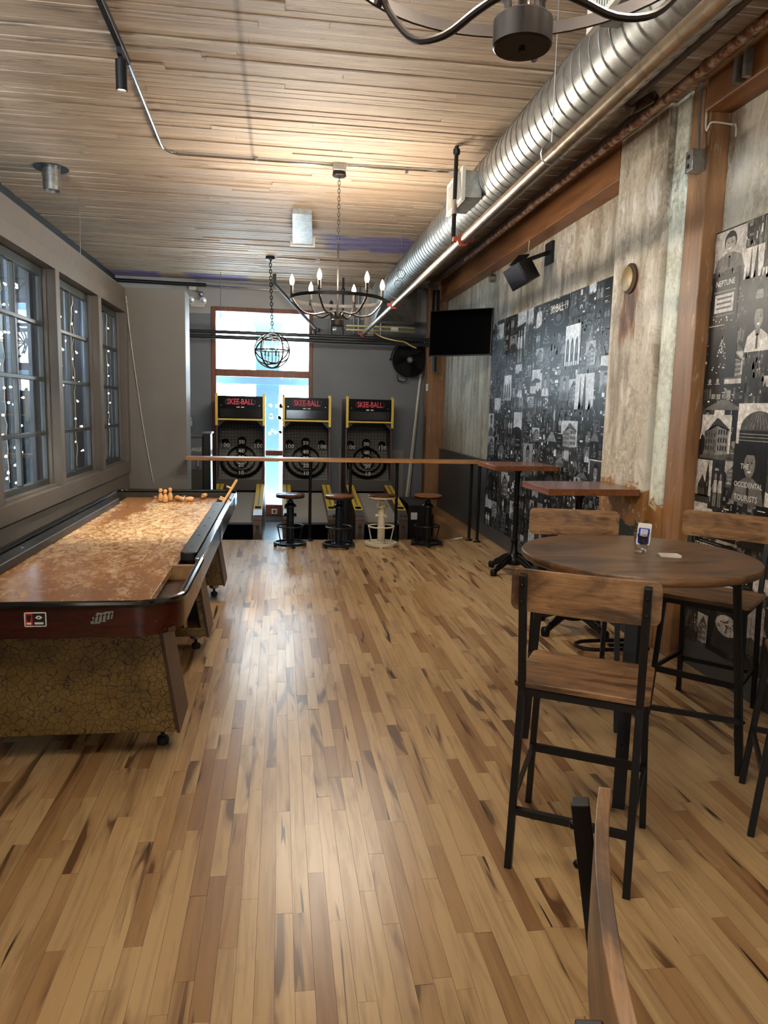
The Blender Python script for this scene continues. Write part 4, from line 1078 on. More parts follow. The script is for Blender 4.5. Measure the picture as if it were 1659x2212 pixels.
# track light with its spot heads
t = T('track_light', 'black ceiling track with a cylindrical spotlight at its end', 'track light', (-0.933, 3.8, 3.7))
MB().box(-0.951, -0.915, 0.6, 5.04, 3.715, 3.755).build('track', BLACK, t, bev=0.003)
for y, tx, ty, pw in ((4.84, -1.05, 6.1, 210.0), (3.4, -1.05, 4.9, 40.0), (2.0, 2.62, 5.3, 120.0)):  # unseen head nearest the camera is added, aimed to brighten the right wall
    h = MB().box(-0.947, -0.919, y - 0.05, y + 0.05, 3.675, 3.715).cyl((-0.933, y, 3.68), (-0.933, y, 3.655), 0.012, 10).build('adapter', BLACK, t)
    d = V((tx, ty, 0.75 if tx < 0 else 1.9)) - V((-0.933, y, 3.6)); d = V((0, 0, -1)).lerp(d.normalized(), 0.12 if tx < 0 else 0.9).normalized(); p = V((-0.933, y, 3.66))
    MB().lathe([(0.0, 0), (0.030, 0.0), (0.033, 0.003), (0.033, 0.168), (0.029, 0.168), (0.029, 0.150), (0.0, 0.150)], p, 24, d).build('spot_head', BLACK, h)
    MB().lathe([(0.0, 0.152), (0.028, 0.152), (0.028, 0.156), (0.0, 0.158)], p, 20, d).build('lens', SPOTGLOW, h)
    q = p + d * 0.18; dd = V((tx, ty, 0.74 if tx < 0 else 1.9)) - q
    if pw: lamp(t, q, pw, (1.0, 0.86, 0.66), 0.03, 'SPOT', dd.to_track_quat('-Z', 'Y').to_euler(), math.radians(50 if tx < 0 else 62), 0.8 if tx < 0 else 1.0)

# conduit along the ceiling to the chandelier's box
t = T('ceiling_conduit', 'thin steel conduit bending across the ceiling to the chandelier box', 'conduit', (-0.95, 5.2, 3.73))
MB().tube([(-0.933, 5.04, 3.74), (-0.958, 6.47, 3.74)] + [(-0.958 + 0.10 * (1 - math.cos(a)), 6.52 + 0.18 * math.sin(a), 3.74) for a in (0.2, 0.5, 0.8, 1.1, 1.4)] + [(-0.84, 6.71, 3.74), (0.45, 6.72, 3.74)], 0.011, 8).build('pipe', CHROME, t)
MB().tube([(0.575, 6.72, 3.74), (0.7, 6.71, 3.742), (1.7, 6.67, 3.742)], 0.011, 8).build('pipe', CHROME, t)
for x in (-0.2, 1.1): MB().box(x - 0.012, x + 0.012, 6.695, 6.74, 3.72, 3.755).build('strap', STEEL, t)
t = T('junction_box', 'small square junction box above the chandelier canopy', 'junction box', (0.51, 6.76, 3.70))
MB().box(0.455, 0.565, 6.70, 6.81, 3.701, 3.758).build('box', GALV, t, bev=0.004)
for x in (0.48, 0.51, 0.54): MB().cyl((x, 6.696, 3.73), (x, 6.701, 3.73), 0.010, 10).build('knockout', STEEL, t)
t = T('ceiling_conduit', 'thin steel conduit running right from the orb pendant canopy', 'conduit', (0.8, 10.85, 3.73))
MB().tube([(-0.13, 10.83, 3.68), (-0.10, 10.85, 3.72), (-0.02, 10.85, 3.74), (1.9, 10.85, 3.74)], 0.011, 8).build('pipe', CHROME, t)
MB().box(0.5, 0.56, 10.82, 10.88, 3.71, 3.755).build('coupling', STEEL, t)

# big spiral duct
DX, DZ, DR = 1.718, 3.48, 0.197
t = T('spiral_duct', 'large galvanised spiral duct running the length of the room', 'duct', (DX, 5.5, DZ - DR))
MB().cyl((DX, -4.9, DZ), (DX, 11.0, DZ), DR, 48, caps=False).build('pipe', GALV, t, ang=60)
m = MB(); y = -1.0
while y < 10.9:
    pts = [(DX + (DR + 0.0015) * math.cos(a), y + 0.115 * a / (2 * PI), DZ + (DR + 0.0015) * math.sin(a)) for a in [2 * PI * i / 32 for i in range(33)]]
    m.tube(pts, 0.0042, 4); y += 0.115
m.build('spiral_seam', GALV, t, kind='stuff')
MB().lathe([(DR, 11.0), (DR + 0.012, 11.0), (DR + 0.012, 11.03), (DR, 11.03), (DR + 0.006, 11.2), (DR, 11.3), (DR - 0.01, 11.45)], (DX, 0, DZ), 40, (0, 1, 0)).build('end_collar', GALV, t)
m = MB(); n = 24; vs = []
for i in range(n):
    a = 2 * PI * i / n + PI / 4; vs.append((DX + (DR - 0.01) * math.cos(a), 11.45, DZ + (DR - 0.01) * math.sin(a)))
for i in range(n):
    a = 2 * PI * i / n + PI / 4; c, s_ = math.cos(a), math.sin(a); k = 1 / max(abs(c), abs(s_)); vs.append((DX + 0.13 + 0.34 * c * k, 12.0, 3.36 + 0.29 * s_ * k))
m._add(vs, [(i, (i + 1) % n, n + (i + 1) % n, n + i) for i in range(n)]); m.box(DX - 0.21, DX + 0.47, 12.0, 12.35, 3.07, 3.65).build('square_boot', GALV, t, ang=20)
# registers on the duct
for y0, y1, lb in ((2.85, 3.47, 'near'), (5.87, 6.36, 'far')):
    dz = 0.04 if lb == 'near' else -0.06
    g = T('duct_register', lb + ' white louvred register box on the spiral duct', 'air register', (1.42, (y0 + y1) / 2, 3.37), 0, 'white registers on the spiral duct')
    MB().box(1.42, 1.56, y0, y1, 3.37 + dz, 3.57 + dz).build('collar_box', GALV, g, bev=0.002)
    MB().box(1.395, 1.42, y0 - 0.03, y1 + 0.03, 3.345 + dz, 3.37 + dz).box(1.395, 1.42, y0 - 0.03, y1 + 0.03, 3.57 + dz, 3.595 + dz).box(1.395, 1.42, y0 - 0.03, y0 + 0.02, 3.37 + dz, 3.57 + dz).box(1.395, 1.42, y1 - 0.02, y1 + 0.03, 3.37 + dz, 3.57 + dz).build('frame', OFFW, g, one=True)
    MB().box(1.418, 1.421, y0, y1, 3.37 + dz, 3.57 + dz).build('backing', BLACK, g)
    k = y0 + 0.04
    while k < y1 - 0.03: MB().bar((1.405, k, 3.37 + dz), (1.405, k, 3.57 + dz), 0.003, 0.018, (0.8, 0.6, 0)).build('louvre', WHITE, g); k += 0.028
# hanger wires
for x, y, z in ((1.50, 9.6, 3.3), (1.42, 8.9, 3.3), (1.27, 3.54, 3.12)):
    MB().cyl((x, y, z - 0.2 if x < 1.3 else z), (x, y, ZC), 0.0025, 6).tube(arc((x, y, (z - 0.2 if x < 1.3 else z) - 0.05), 0.05, 0, 2 * PI, 16), 0.004, 5).build('hanger_rod', STEEL, label={1.50: 'thin hanger rod beside the far end of the spiral duct', 1.42: 'thin hanger rod left of the far part of the spiral duct', 1.27: 'thin hanger rod holding the steel sprinkler pipe'}[x], cat='hanger')

# steel sprinkler pipe along the duct
t = T('sprinkler_pipe', 'long steel sprinkler pipe with red couplings below the duct', 'pipe', (1.30, 6.0, 2.84))
MB().cyl((1.235, -4.0, 2.87), (1.345, 12.26, 2.87), 0.033, 20).build('pipe', PIPEST, t)
for y in (5.35, 8.75, 12.22):
    x = 1.289 + (y - 4) * 0.0068; c = MB().lathe([(0.045, -0.022), (0.048, -0.018), (0.048, 0.018), (0.045, 0.022), (0.033, 0.024)], (x, y, 2.87), 20, (0, 1, 0)).box(x - 0.075, x - 0.04, y - 0.018, y + 0.018, 2.855, 2.885).box(x + 0.04, x + 0.075, y - 0.018, y + 0.018, 2.855, 2.885).build('coupling', REDCLAMP, t)
t = T('drop_pipe', 'black vertical pipe hanging from the ceiling to the steel pipe', 'pipe', (1.33, 5.85, 2.9))
MB().cyl((1.31, 5.72, 2.912), (1.40, 6.1, ZC), 0.017, 12).build('pipe', BLACK, t)
MB().cyl((1.337, 5.832, 3.16), (1.349, 5.885, 3.28), 0.020, 12).build('coupling', CHROME, t)
MB().lathe([(0.022, 0.0), (0.028, 0.01), (0.028, 0.04), (0.015, 0.055)], (1.392, 6.065, 3.68), 12).build('socket', BLACK, t)
# darker pipes between duct and wall
MB().cyl((2.12, -4.0, 3.66), (2.12, 11.9, 3.66), 0.04, 16).build('overhead_pipe', PIPEGREY, label='dark grey pipe running under the ceiling right of the duct', cat='pipe')
t = T('rusty_pipe', 'flaking rusty pipe running in front of the brown beams', 'pipe', (2.35, 5.0, 3.57))
MB().cyl((2.35, -4.0, 3.60), (2.35, 9.5, 3.585), 0.028, 14).build('pipe', RUSTPIPE, t)
for y in (4.1, 5.35, 7.0): MB().lathe([(0.03, -0.03), (0.036, -0.025), (0.036, 0.025), (0.03, 0.03)], (2.35, y, 3.592), 14, (0, 1, 0)).build('coupling', RUSTPIPE, t)
MB().tube(spline([(2.24, 1.0, 3.68), (2.24, 4.5, 3.68), (2.25, 4.8, 3.66), (2.33, 5.0, 3.69), (2.44, 5.4, 3.70), (2.44, 12.4, 3.70)], 4), 0.035, 12).build('overhead_pipe', flat('brown_drain_pipe', (74, 52, 38), 0.5), label='brown jogging pipe behind the rusty pipe', cat='pipe')
t = T('pipe_bracket', 'grey steel channel bracket under the near brown beam', 'bracket', (2.59, 4.15, 3.55))
for y in (4.10, 4.19): MB().box(2.57, 2.61, y - 0.016, y + 0.016, 3.55, ZC - 0.06).build('channel', GALV, t)

# pipes across the far end
for z, r, lb in ((2.83, 0.028, 'upper'), (2.75, 0.032, 'lower')):
    MB().cyl((-1.60, 12.3, z), (2.60, 12.3, z - 0.01), r, 16).build('cross_pipe', PIPEGREY, label=lb + ' dark pipe crossing in front of the tall window', cat='pipe')
t = T('sway_brace', 'dark diagonal brace pipe from the ceiling to the cross pipe', 'brace', (0.3, 12.28, 2.9))
MB().cyl((-0.07, 12.25, 3.60), (0.61, 12.25, 2.90), 0.021, 12).build('pipe', PIPEGREY, t)
MB().lathe([(0.022, 0), (0.03, 0.02), (0.03, 0.07), (0.02, 0.09)], (0.56, 12.25, 2.83), 12).lathe([(0.03, 0), (0.045, 0.01), (0.045, 0.05), (0.03, 0.06)], (0.61, 12.25, 2.88), 12).build('clamp', PIPEGREY, t)
MB().box(-0.115, -0.055, 12.24, 12.26, 3.58, ZC).build('ceiling_plate', PIPEGREY, t)
for x, z in ((1.02, 3.45), (0.83, 3.05)):
    t = T('threaded_drop', ('dark vertical drop pipe right of the chandelier before the back wall' if x > 1 else 'dark vertical drop pipe behind the chandelier stem'), 'pipe', (x, 12.3, 2.83))
    MB().cyl((x, 12.3, 2.85), (x, 12.3, 3.35 if x < 1 else ZC), 0.018, 10).build('pipe', PIPEGREY, t)
    MB().lathe([(0.02, 0), (0.03, 0.02), (0.03, 0.06), (0.012, 0.09), (0.0, 0.1)], (x, 12.3, (3.30 if x < 1 else 3.53)), 10).build('cap', PIPEGREY, t)
MB().ball((0.90, 12.2, 2.93), 0.045).cyl((0.90, 12.2, 2.93), (0.95, 12.28, 2.86), 0.012, 8).build('security_camera', ALU, label='small grey camera on the cross pipe', cat='camera')
t = T('heater_tube', 'pair of olive metal channel tubes under the duct boot', 'channel', (1.6, 12.2, 2.91))
for z in (2.995, 2.93): MB().box(1.07, 2.20, 12.18, 12.22, z - 0.016, z + 0.016).build('tube', BRASSY, t, bev=0.004)
MB().box(1.80, 1.92, 12.17, 12.18, 2.93, 2.995).build('label_plate', CARD, t)
for x in (1.13, 1.45): MB().cyl((x, 12.2, 3.01), (x, 12.2, ZC), 0.004, 6).build('hanger', STEEL, t)
MB().tube(spline([(1.50, 12.19, 2.93), (1.62, 12.0, 2.82), (1.80, 11.7, 2.74), (1.95, 11.68, 2.72), (2.06, 11.66, 2.66), (2.14, 11.65, 2.63)], 4), 0.010, 8).build('rope', YROPE, label='frayed yellow rope hanging below the olive tubes', cat='rope')
MB().cyl((2.52, 12.1, 3.15), (2.52, 12.1, 3.60), 0.06, 16).cyl((2.52, 12.1, 2.3), (2.52, 12.1, 3.2), 0.045, 16).build('drain_stack', BLACK, label='black vertical drain pipe left of the television', cat='pipe')
t = T('electrical_panel', 'light vertical conduits and strip on the wall behind the lit chandelier', 'conduit', (1.45, 13.05, 2.95))
for x, r in ((1.28, 0.022), (1.36, 0.022), (1.75, 0.02)): MB().cyl((x, 13.05, 2.95), (x, 13.05, ZC), r, 10).build('conduit', ALU, t)
MB().box(1.46, 1.62, 13.02, 13.09, 2.9, ZC - 0.05).build('strip', OFFW, t)
MB().tube(spline([(1.75, 13.03, 3.3), (1.80, 12.9, 3.5), (1.95, 12.7, 3.6), (2.2, 12.6, 3.62)], 5), 0.012, 8).build('bent_conduit', CHROME, t)
# ceiling outlets
t = T('round_vent', 'short galvanised vent stub in the ceiling above the left partition', 'vent', (-2.06, 7.4, 3.55))
MB().lathe([(0.0, 3.755), (0.15, 3.755), (0.15, 3.748), (0.0, 3.746)], (-2.06, 7.4, 0), 28).build('flange', PIPEGREY, t)
MB().lathe([(0.078, 3.75), (0.078, 3.70), (0.082, 3.698), (0.082, 3.68), (0.075, 3.678), (0.073, 3.56), (0.069, 3.56), (0.069, 3.74)], (-2.06, 7.4, 0), 28).build('stub', GALV, t)
t = T('ceiling_register', 'flat galvanised duct drop with a white register below the ceiling', 'air register', (0.25, 8.8, 3.55))
MB().hexa([(0.15, 9.28, 3.60), (0.395, 9.28, 3.60), (0.335, 8.25, 3.70), (0.13, 8.25, 3.70)], [(0.15, 9.28, 3.70), (0.395, 9.28, 3.70), (0.335, 8.25, 3.758), (0.13, 8.25, 3.758)]).build('duct_drop', GALV, t)
MB().box(0.12, 0.42, 9.28, 9.32, 3.585, 3.70).build('register_frame', WHITE, t, bev=0.003)
for k in range(9):
    for x0 in (0.15, 0.28): MB().box(x0 + k * 0.012, x0 + k * 0.012 + 0.005, 9.272, 9.281, 3.61, 3.675).build('louvre', CHAR2, t)
# conduit and lines along the top of the back wall and over the left pillar
MB().tube([(-1.3, 12.9, 3.63), (-0.9, 12.9, 3.62), (1.2, 12.95, 3.60)], 0.016, 8).build('cable_run', CHROME, label='pale conduit running along the top of the back wall', cat='conduit')
MB().cyl((-3.0, 12.8, 3.64), (-1.2, 12.8, 3.62), 0.03, 12).build('cross_pipe', BLACK, label='black pipe over the grey pillar under the ceiling', cat='pipe')
MB().cyl((-0.93, 12.3, 2.86), (-0.93, 12.3, ZC), 0.005, 6).build('hanger_rod', STEEL, label='thin hanger rod above the cross pipes at the window', cat='hanger')
for y, z0 in ((5.6, 3.0), (8.3, 3.0)): MB().cyl((-2.05, y, z0), (-2.05, y, ZC), 0.003, 6).build('hanger_rod', STEEL, label=('near' if y < 6 else 'far') + ' thin rod behind the top of the left partition', cat='hanger')

# unseen strip lamps added above the window heads to brighten the vestibule
for y in (7.6, 10.6):
    t = T('added_fill_lamp', ('near' if y < 9 else 'far') + ' added cool lamp, unseen, brightening the vestibule behind the left partition', 'lamp', (-1.97, y, 2.9), 0, 'added vestibule fill lamps')
    MB().box(-2.0, -1.912, y - 0.6, y + 0.6, 2.90, 2.96).build('housing', WHITE, t, bev=0.005)
    MB().box(-1.985, -1.93, y - 0.57, y + 0.57, 2.885, 2.90).build('diffuser', glow('added_fill_glow', (214, 234, 255), 100.0) if 'added_fill_glow' not in D.materials else D.materials['added_fill_glow'], t)
# ============================================================ PHOTO MURALS
class Tile:
    """one printed photograph of a mural: flat shapes in grey tones"""
    def __init__(s, u0, u1, v0, v1, y1, xf, tint, rng, lay=0):
        s.a = (u0, u1, v0, v1); s.y1 = y1; s.x = xf - 0.0004 - lay * 0.0016; s.t = tint; s.r = rng; s.m = MB(); s.k = 0

    def col(s, l):
        l = max(0.0, min(1.0, l)); l = 0.005 + 0.72 * l ** 2.1; return (l * s.t[0], l * s.t[1], l * s.t[2], 1)

    def P(s, a, b, k=None):
        u0, u1, v0, v1 = s.a; a = min(1, max(0, a)); b = min(1, max(0, b))
        return (s.x - 0.00012 * (s.k if k is None else k), s.y1 - (u0 + (u1 - u0) * a), v0 + (v1 - v0) * b)

    def poly(s, pts, l): s.m.face([s.P(a, b) for a, b in pts], s.col(l)); return s

    def rect(s, a0, a1, b0, b1, l): return s.poly([(a0, b0), (a1, b0), (a1, b1), (a0, b1)], l)

    def ell(s, cx, cy, rx, ry, l, n=14): return s.poly([(cx + rx * math.cos(2 * PI * i / n), cy + ry * math.sin(2 * PI * i / n)) for i in range(n)], l)

    def up(s): s.k += 1; return s

    def text(s, body, size, a, b, l=0.95, sx=1.0, rot=0.0):
        c, s_ = math.cos(rot), math.sin(rot); o = s.P(a, b, s.k + 1)
        letter(s.m, body, size, lambda x, y, z: (o[0], o[1] - (x * c - y * s_), o[2] + x * s_ + y * c), sx, s.col(l)); return s

    def draw(s, kind):
        r = s.r; U = r.uniform
        if kind == 'sky':
            s.rect(0, 1, 0, 1, U(.72, .9)).up(); h = U(.2, .4); s.rect(0, 1, 0, h, U(.08, .2)).up(); x = 0
            while x < 1:
                w = U(.05, .16); hh = h + U(-.05, .22)
                if r.random() < .3: s.poly([(x, h - .02), (x + w, h - .02), (x + w / 2, hh + .15)], .1)
                else: s.rect(x, x + w, h - .05, hh, U(.08, .35))
                x += w * U(.8, 1.5)
        elif kind == 'house':
            s.rect(0, 1, 0, 1, U(.65, .85)).up().rect(0, 1, 0, .15, U(.25, .45)).up(); l = U(.35, .55)
            s.poly([(.12, .12), (.55, .1), (.55, .78), (.12, .62)], l).poly([(.55, .1), (.93, .13), (.93, .66), (.55, .78)], l + .15).poly([(.2, .62), (.5, .92), (.58, .92), (.96, .68), (.93, .64), (.55, .76)], l - .2).up()
            for i in range(4):
                for j in range(3):
                    s.rect(.59 + i * .085, .64 + i * .085, .2 + j * .18, .31 + j * .18, .1); s.rect(.18 + i * .09, .22 + i * .09, .2 + j * .15, .29 + j * .15, .15)
            s.up().ell(.05, .3, .1, .25, .08)
        elif kind == 'church':
            s.rect(0, 1, 0, 1, .72).up().rect(0, 1, 0, .18, .2).poly([(.62, .15), (.86, .15), (.86, .6), (.74, .98), (.62, .6)], .12).poly([(.15, .15), (.65, .15), (.65, .45), (.4, .66), (.15, .42)], .16).up()
            for x in (.22, .36, .5): s.rect(x, x + .06, .2, .34, .35)
            s.rect(.70, .78, .4, .5, .4)
        elif kind in ('portrait', 'host'):
            b = U(.08, .8) if kind == 'portrait' else .1; s.rect(0, 1, 0, 1, b).up(); cl = .42 if kind == 'host' else .85 if b < .4 else U(.15, .5); sk = U(.4, .65)
            s.poly([(.02, 0), (.98, 0), (.88, .3), (.62, .42), (.38, .42), (.12, .3)], cl).up().poly([(.42, .3), (.58, .3), (.58, .5), (.42, .5)], sk - .1).poly([(.46, .05), (.54, .05), (.53, .34), (.47, .34)], .12).up()
            s.ell(.5, .70, .2, .26, .06).up().ell(.5, .64, .165, .22, sk).up()
            s.ell(.44, .67, .025, .014, .06, 8).ell(.56, .67, .025, .014, .06, 8).ell(.5, .52, .06, .022, .85, 8).poly([(.49, .66), (.52, .58), (.48, .58)], sk - .15).poly([(.33, .78), (.4, .86), (.6, .86), (.67, .78), (.6, .8), (.4, .8)], .06)
        elif kind == 'figure':
            s.rect(0, 1, 0, 1, U(.05, .2)).up(); l = U(.45, .9)
            for cx in ((.5,) if r.random() < .5 else (.3, .68)):
                s.poly([(cx - .14, .4), (cx + .14, .4), (cx + .12, .75), (cx - .12, .75)], l).poly([(cx - .12, .05), (cx - .02, .05), (cx - .01, .42), (cx - .12, .42)], l - .25).poly([(cx + .02, .05), (cx + .12, .05), (cx + .12, .42), (cx + .01, .42)], l - .25).ell(cx, .84, .07, .09, l - .2).poly([(cx - .12, .74), (cx - .24, .5), (cx - .19, .46), (cx - .09, .66)], l - .1)
        elif kind == 'crowd':
            s.rect(0, 1, 0, 1, U(.06, .22)).up()
            for j in range(4, -1, -1):
                for i in range(r.randint(4, 7)):
                    x, y, q = U(0, 1), j * .2 + U(0, .08), U(.2, .75); s.poly([(x - .06, y - .1), (x + .06, y - .1), (x + .05, y + .08), (x - .05, y + .08)], q * .6).ell(x, y + .13, .035, .05, q, 8)
                s.up()
        elif kind == 'street':
            s.rect(0, 1, 0, 1, U(.05, .25)).up().poly([(0, 0), (1, 0), (.6, .4), (.45, .4)], U(.25, .6)); x = 0
            while x < 1:
                w = U(.03, .12); s.rect(x, x + w, U(.3, .45), U(.55, 1), U(.08, .6)); x += w + U(.0, .06)
            s.up()
            for i in range(9): x, y = U(.05, .95), U(.3, .9); s.ell(x, y, U(.01, .03), U(.01, .035), .95, 7)
        elif kind == 'sign':
            s.rect(0, 1, 0, 1, .06).up().rect(.15, .85, .25, .62, .82).rect(.1, .9, .66, .69, .5).rect(.1, .9, .18, .2, .5).up()
            for j in range(3): s.rect(.22, .78, .32 + j * .1, .36 + j * .1, .2)
            for i in range(8): s.ell(U(.1, .9), U(.04, .15), .02, .02, .95, 6)
        elif kind == 'poster':
            s.rect(0, 1, 0, 1, U(.03, .1)).up()
            for j in range(r.randint(3, 6)): y = U(.1, .9); s.rect(.12, U(.4, .88), y, y + U(.01, .04), U(.5, .9))
            if r.random() < .5:
                for q in (.3, .25, .13): s.ell(.5, .45, q, q * .8, .3 if q > .27 else (.06 if q > .2 else .35), 18); s.up()
        elif kind == 'arches':
            s.rect(0, 1, 0, 1, .92).up()
            for i in range(3):
                x = .18 + .3 * i; s.poly([(x - .1, 0), (x + .1, 0), (x + .1, .45), (x + .06, .62), (x, .7), (x - .06, .62), (x - .1, .45)], .08)
            s.up()
            for i in range(3): x = .18 + .3 * i; s.ell(x, .42, .05, .14, .45).rect(x - .05, x + .05, 0, .1, .8)
        elif kind == 'spires':
            s.rect(0, 1, 0, 1, .85).up()
            for x, w in ((.28, .05), (.52, .1)): s.poly([(x - w, 0), (x + w, 0), (x + w * .3, .9), (x, 1), (x - w * .3, .9)], .15)
            for i in range(9): x = U(0, 1); s.poly([(x - .05, 0), (x + .05, 0), (x + .03, U(.1, .35))], .1)
        elif kind == 'dome':
            s.rect(0, 1, 0, 1, .9).up().rect(.08, 1, 0, .35, .1).up().poly([(.12, .34)] + [(.6 - .5 * math.cos(a), .36 + .45 * math.sin(a)) for a in [PI * i / 12 for i in range(13)]] + [(1, .34)], .3).up()
            for i in range(7): x = .25 + i * .1; s.poly([(x - .01, .38), (x + .01, .38), (.6 + (x - .6) * .4 + .006, .78), (.6 + (x - .6) * .4 - .006, .78)], .5)
            for j in range(3): s.rect(.08, 1, .08 + j * .08, .1 + j * .08, .6)
        elif kind == 'pale':
            s.rect(0, 1, 0, 1, U(.7, .9)).up().poly([(0, 0), (1, 0), (1, U(.15, .4)), (.7, U(.2, .45)), (.4, U(.15, .4)), (0, U(.1, .4))], U(.1, .3)).rect(.3, .32, .1, .75, .2)
        elif kind == 'pot':
            s.rect(0, 1, 0, 1, .06).up().poly([(.1, 0), (1, 0), (1, .75), (.25, .8)], .2).up().ell(.55, .55, .34, .22, .75).up()
            for i in range(22): a = U(0, 6.28); q = U(0, .85); s.ell(.55 + .3 * q * math.cos(a), .55 + .19 * q * math.sin(a), .035, .02, U(.2, .6), 6)
        elif kind == 'tree':
            s.rect(0, 1, 0, 1, .05).up()
            for i in range(40): b = U(.1, .85); s.ell(.5 + (.85 - b) * U(-.45, .45), b, .025, .02, U(.5, .95), 6)
        else:
            s.rect(0, 1, 0, 1, U(.05, .3)).up()
            for i in range(26): x, y = U(0, .9), U(0, .9); s.rect(x, x + U(.03, .3), y, y + U(.02, .22), U(.04, .6) if r.random() < .85 else .9); s.k += 0.3
        return s


KINDS = ['crowd', 'street', 'mosaic', 'figure', 'mosaic', 'street', 'crowd', 'poster', 'sky', 'house', 'mosaic', 'street', 'pale', 'crowd', 'street', 'tree', 'mosaic', 'portrait', 'mosaic', 'crowd']


def split_rect(r, rng, lo, hi):
    u0, u1, v0, v1 = r; w, h = u1 - u0, v1 - v0
    if (w <= hi and h <= hi and (max(w, h) < hi * 0.75 or rng.random() < .4)) or (w < lo * 2 and h < lo * 2): return [r]
    if w / h > rng.uniform(0.7, 1.3) and w >= lo * 2: c = u0 + w * rng.uniform(.35, .65); return split_rect((u0, c, v0, v1), rng, lo, hi) + split_rect((c, u1, v0, v1), rng, lo, hi)
    if h >= lo * 2: c = v0 + h * rng.uniform(.35, .65); return split_rect((u0, u1, v0, c), rng, lo, hi) + split_rect((u0, u1, c, v1), rng, lo, hi)
    return [r]


def mural(label, y0, y1, z0, z1, tint, lo, hi, seed, heroes):
    rng = random.Random(seed)
    pn = MB().box(2.745, 2.79, y0, y1, z0, z1).build('photo_mural', flat('mural_board_%d' % seed, (20, 21, 24), 0.4), label=label, cat='mural', group='black and white photo murals')
    last = None
    for r in split_rect((0, y1 - y0, z0, z1), rng, lo, hi):
        k = rng.choice(KINDS)
        while k == last: k = rng.choice(KINDS)
        last = k; Tile(*r, y1, 2.745, tint, rng).draw(k).m.build('photo_print', PRINT, pn, one=True, smooth=False)
    placed = []
    for (yc, zc, w, h, kind, txt) in heroes:
        lay = 1
        while any(q[4] == lay and abs(q[0] - yc) < (q[2] + w) / 2 and abs(q[1] - zc) < (q[3] + h) / 2 for q in placed): lay += 1
        placed.append((yc, zc, w, h, lay))
        u = y1 - yc; t = Tile(u - w / 2, u + w / 2, zc - h / 2, zc + h / 2, y1, 2.745, tint, rng, lay)
        if kind: t.draw(kind)
        po = t.m.build('photo_print', PRINT, pn, one=True, smooth=False)
        for body, size, a, b, l, sx in txt:
            t.up(); t.m = MB(); t.text(body, size, a, b, l, sx); t.m.c = [None] * len(t.m.f); t.m.build('lettering', INK, po, one=True, smooth=False)
    return pn


mural('wide black and white photo collage mural beyond the stained pilaster', 5.735, 9.51, 0.17, 2.80, (0.86, 0.98, 1.14), 0.12, 0.32, 5, [
    (7.18, 2.62, 0.52, 0.34, 'poster', [('SKI-BALL 19', 0.115, .5, .72, .9, .8)]),
    (6.78, 2.30, 0.36, 0.38, 'arches', []), (6.45, 1.86, 0.42, 0.32, 'spires', []), (9.15, 2.60, 0.30, 0.30, 'sky', []), (7.15, 1.62, 0.16, 0.30, 'figure', []),
    (6.75, 1.45, 0.40, 0.28, 'house', []), (8.35, 2.42, 0.24, 0.42, 'figure', []), (7.75, 2.05, 0.26, 0.14, 'pale', []), (8.75, 1.95, 0.28, 0.30, 'arches', []),
    (7.9, 1.15, 0.3, 0.34, 'portrait', []), (8.9, 1.3, 0.34, 0.3, 'street', []), (6.1, 1.1, 0.26, 0.3, 'portrait', [])])
mural('tall black and white photo collage mural behind the round table', 2.9, 4.53, 0.17, 2.81, (1.06, 1.0, 0.93), 0.12, 0.30, 9, [
    (4.36, 2.68, 0.32, 0.24, 'portrait', []), (4.09, 2.56, 0.22, 0.18, 'spires', []), (3.92, 2.66, 0.2, 0.3, 'street', []),
    (4.38, 2.38, 0.28, 0.30, 'sign', [('NEPTUNE', 0.05, .5, .84, .8, .9)]), (4.02, 2.19, 0.24, 0.30, 'portrait', []), (4.36, 2.05, 0.30, 0.30, 'tree', []),
    (4.30, 1.78, 0.42, 0.16, 'street', []), (4.35, 1.53, 0.32, 0.28, 'house', []), (3.96, 1.62, 0.34, 0.24, 'dome', []), (4.44, 1.24, 0.17, 0.28, 'church', []),
    (3.98, 1.33, 0.32, 0.36, 'host', [('THE', 0.045, .36, .60, 1.0, 1), ('OCCIDENTAL', 0.045, .5, .30, 1.0, .95), ('TOURISTS', 0.05, .46, .08, 1.0, 1)]),
    (4.28, 1.20, 0.14, 0.24, 'figure', []), (4.42, 0.98, 0.20, 0.18, 'pale', []), (4.18, 0.98, 0.26, 0.18, 'poster', []), (3.92, 0.98, 0.24, 0.18, 'pale', []),
    (4.28, 0.82, 0.40, 0.10, 'poster', [('SEATTLE LOUNGE', 0.06, .5, .5, .9, .8)]), (4.08, 0.36, 0.34, 0.30, 'pot', []), (3.8, 0.42, 0.16, 0.3, 'pale', [])])
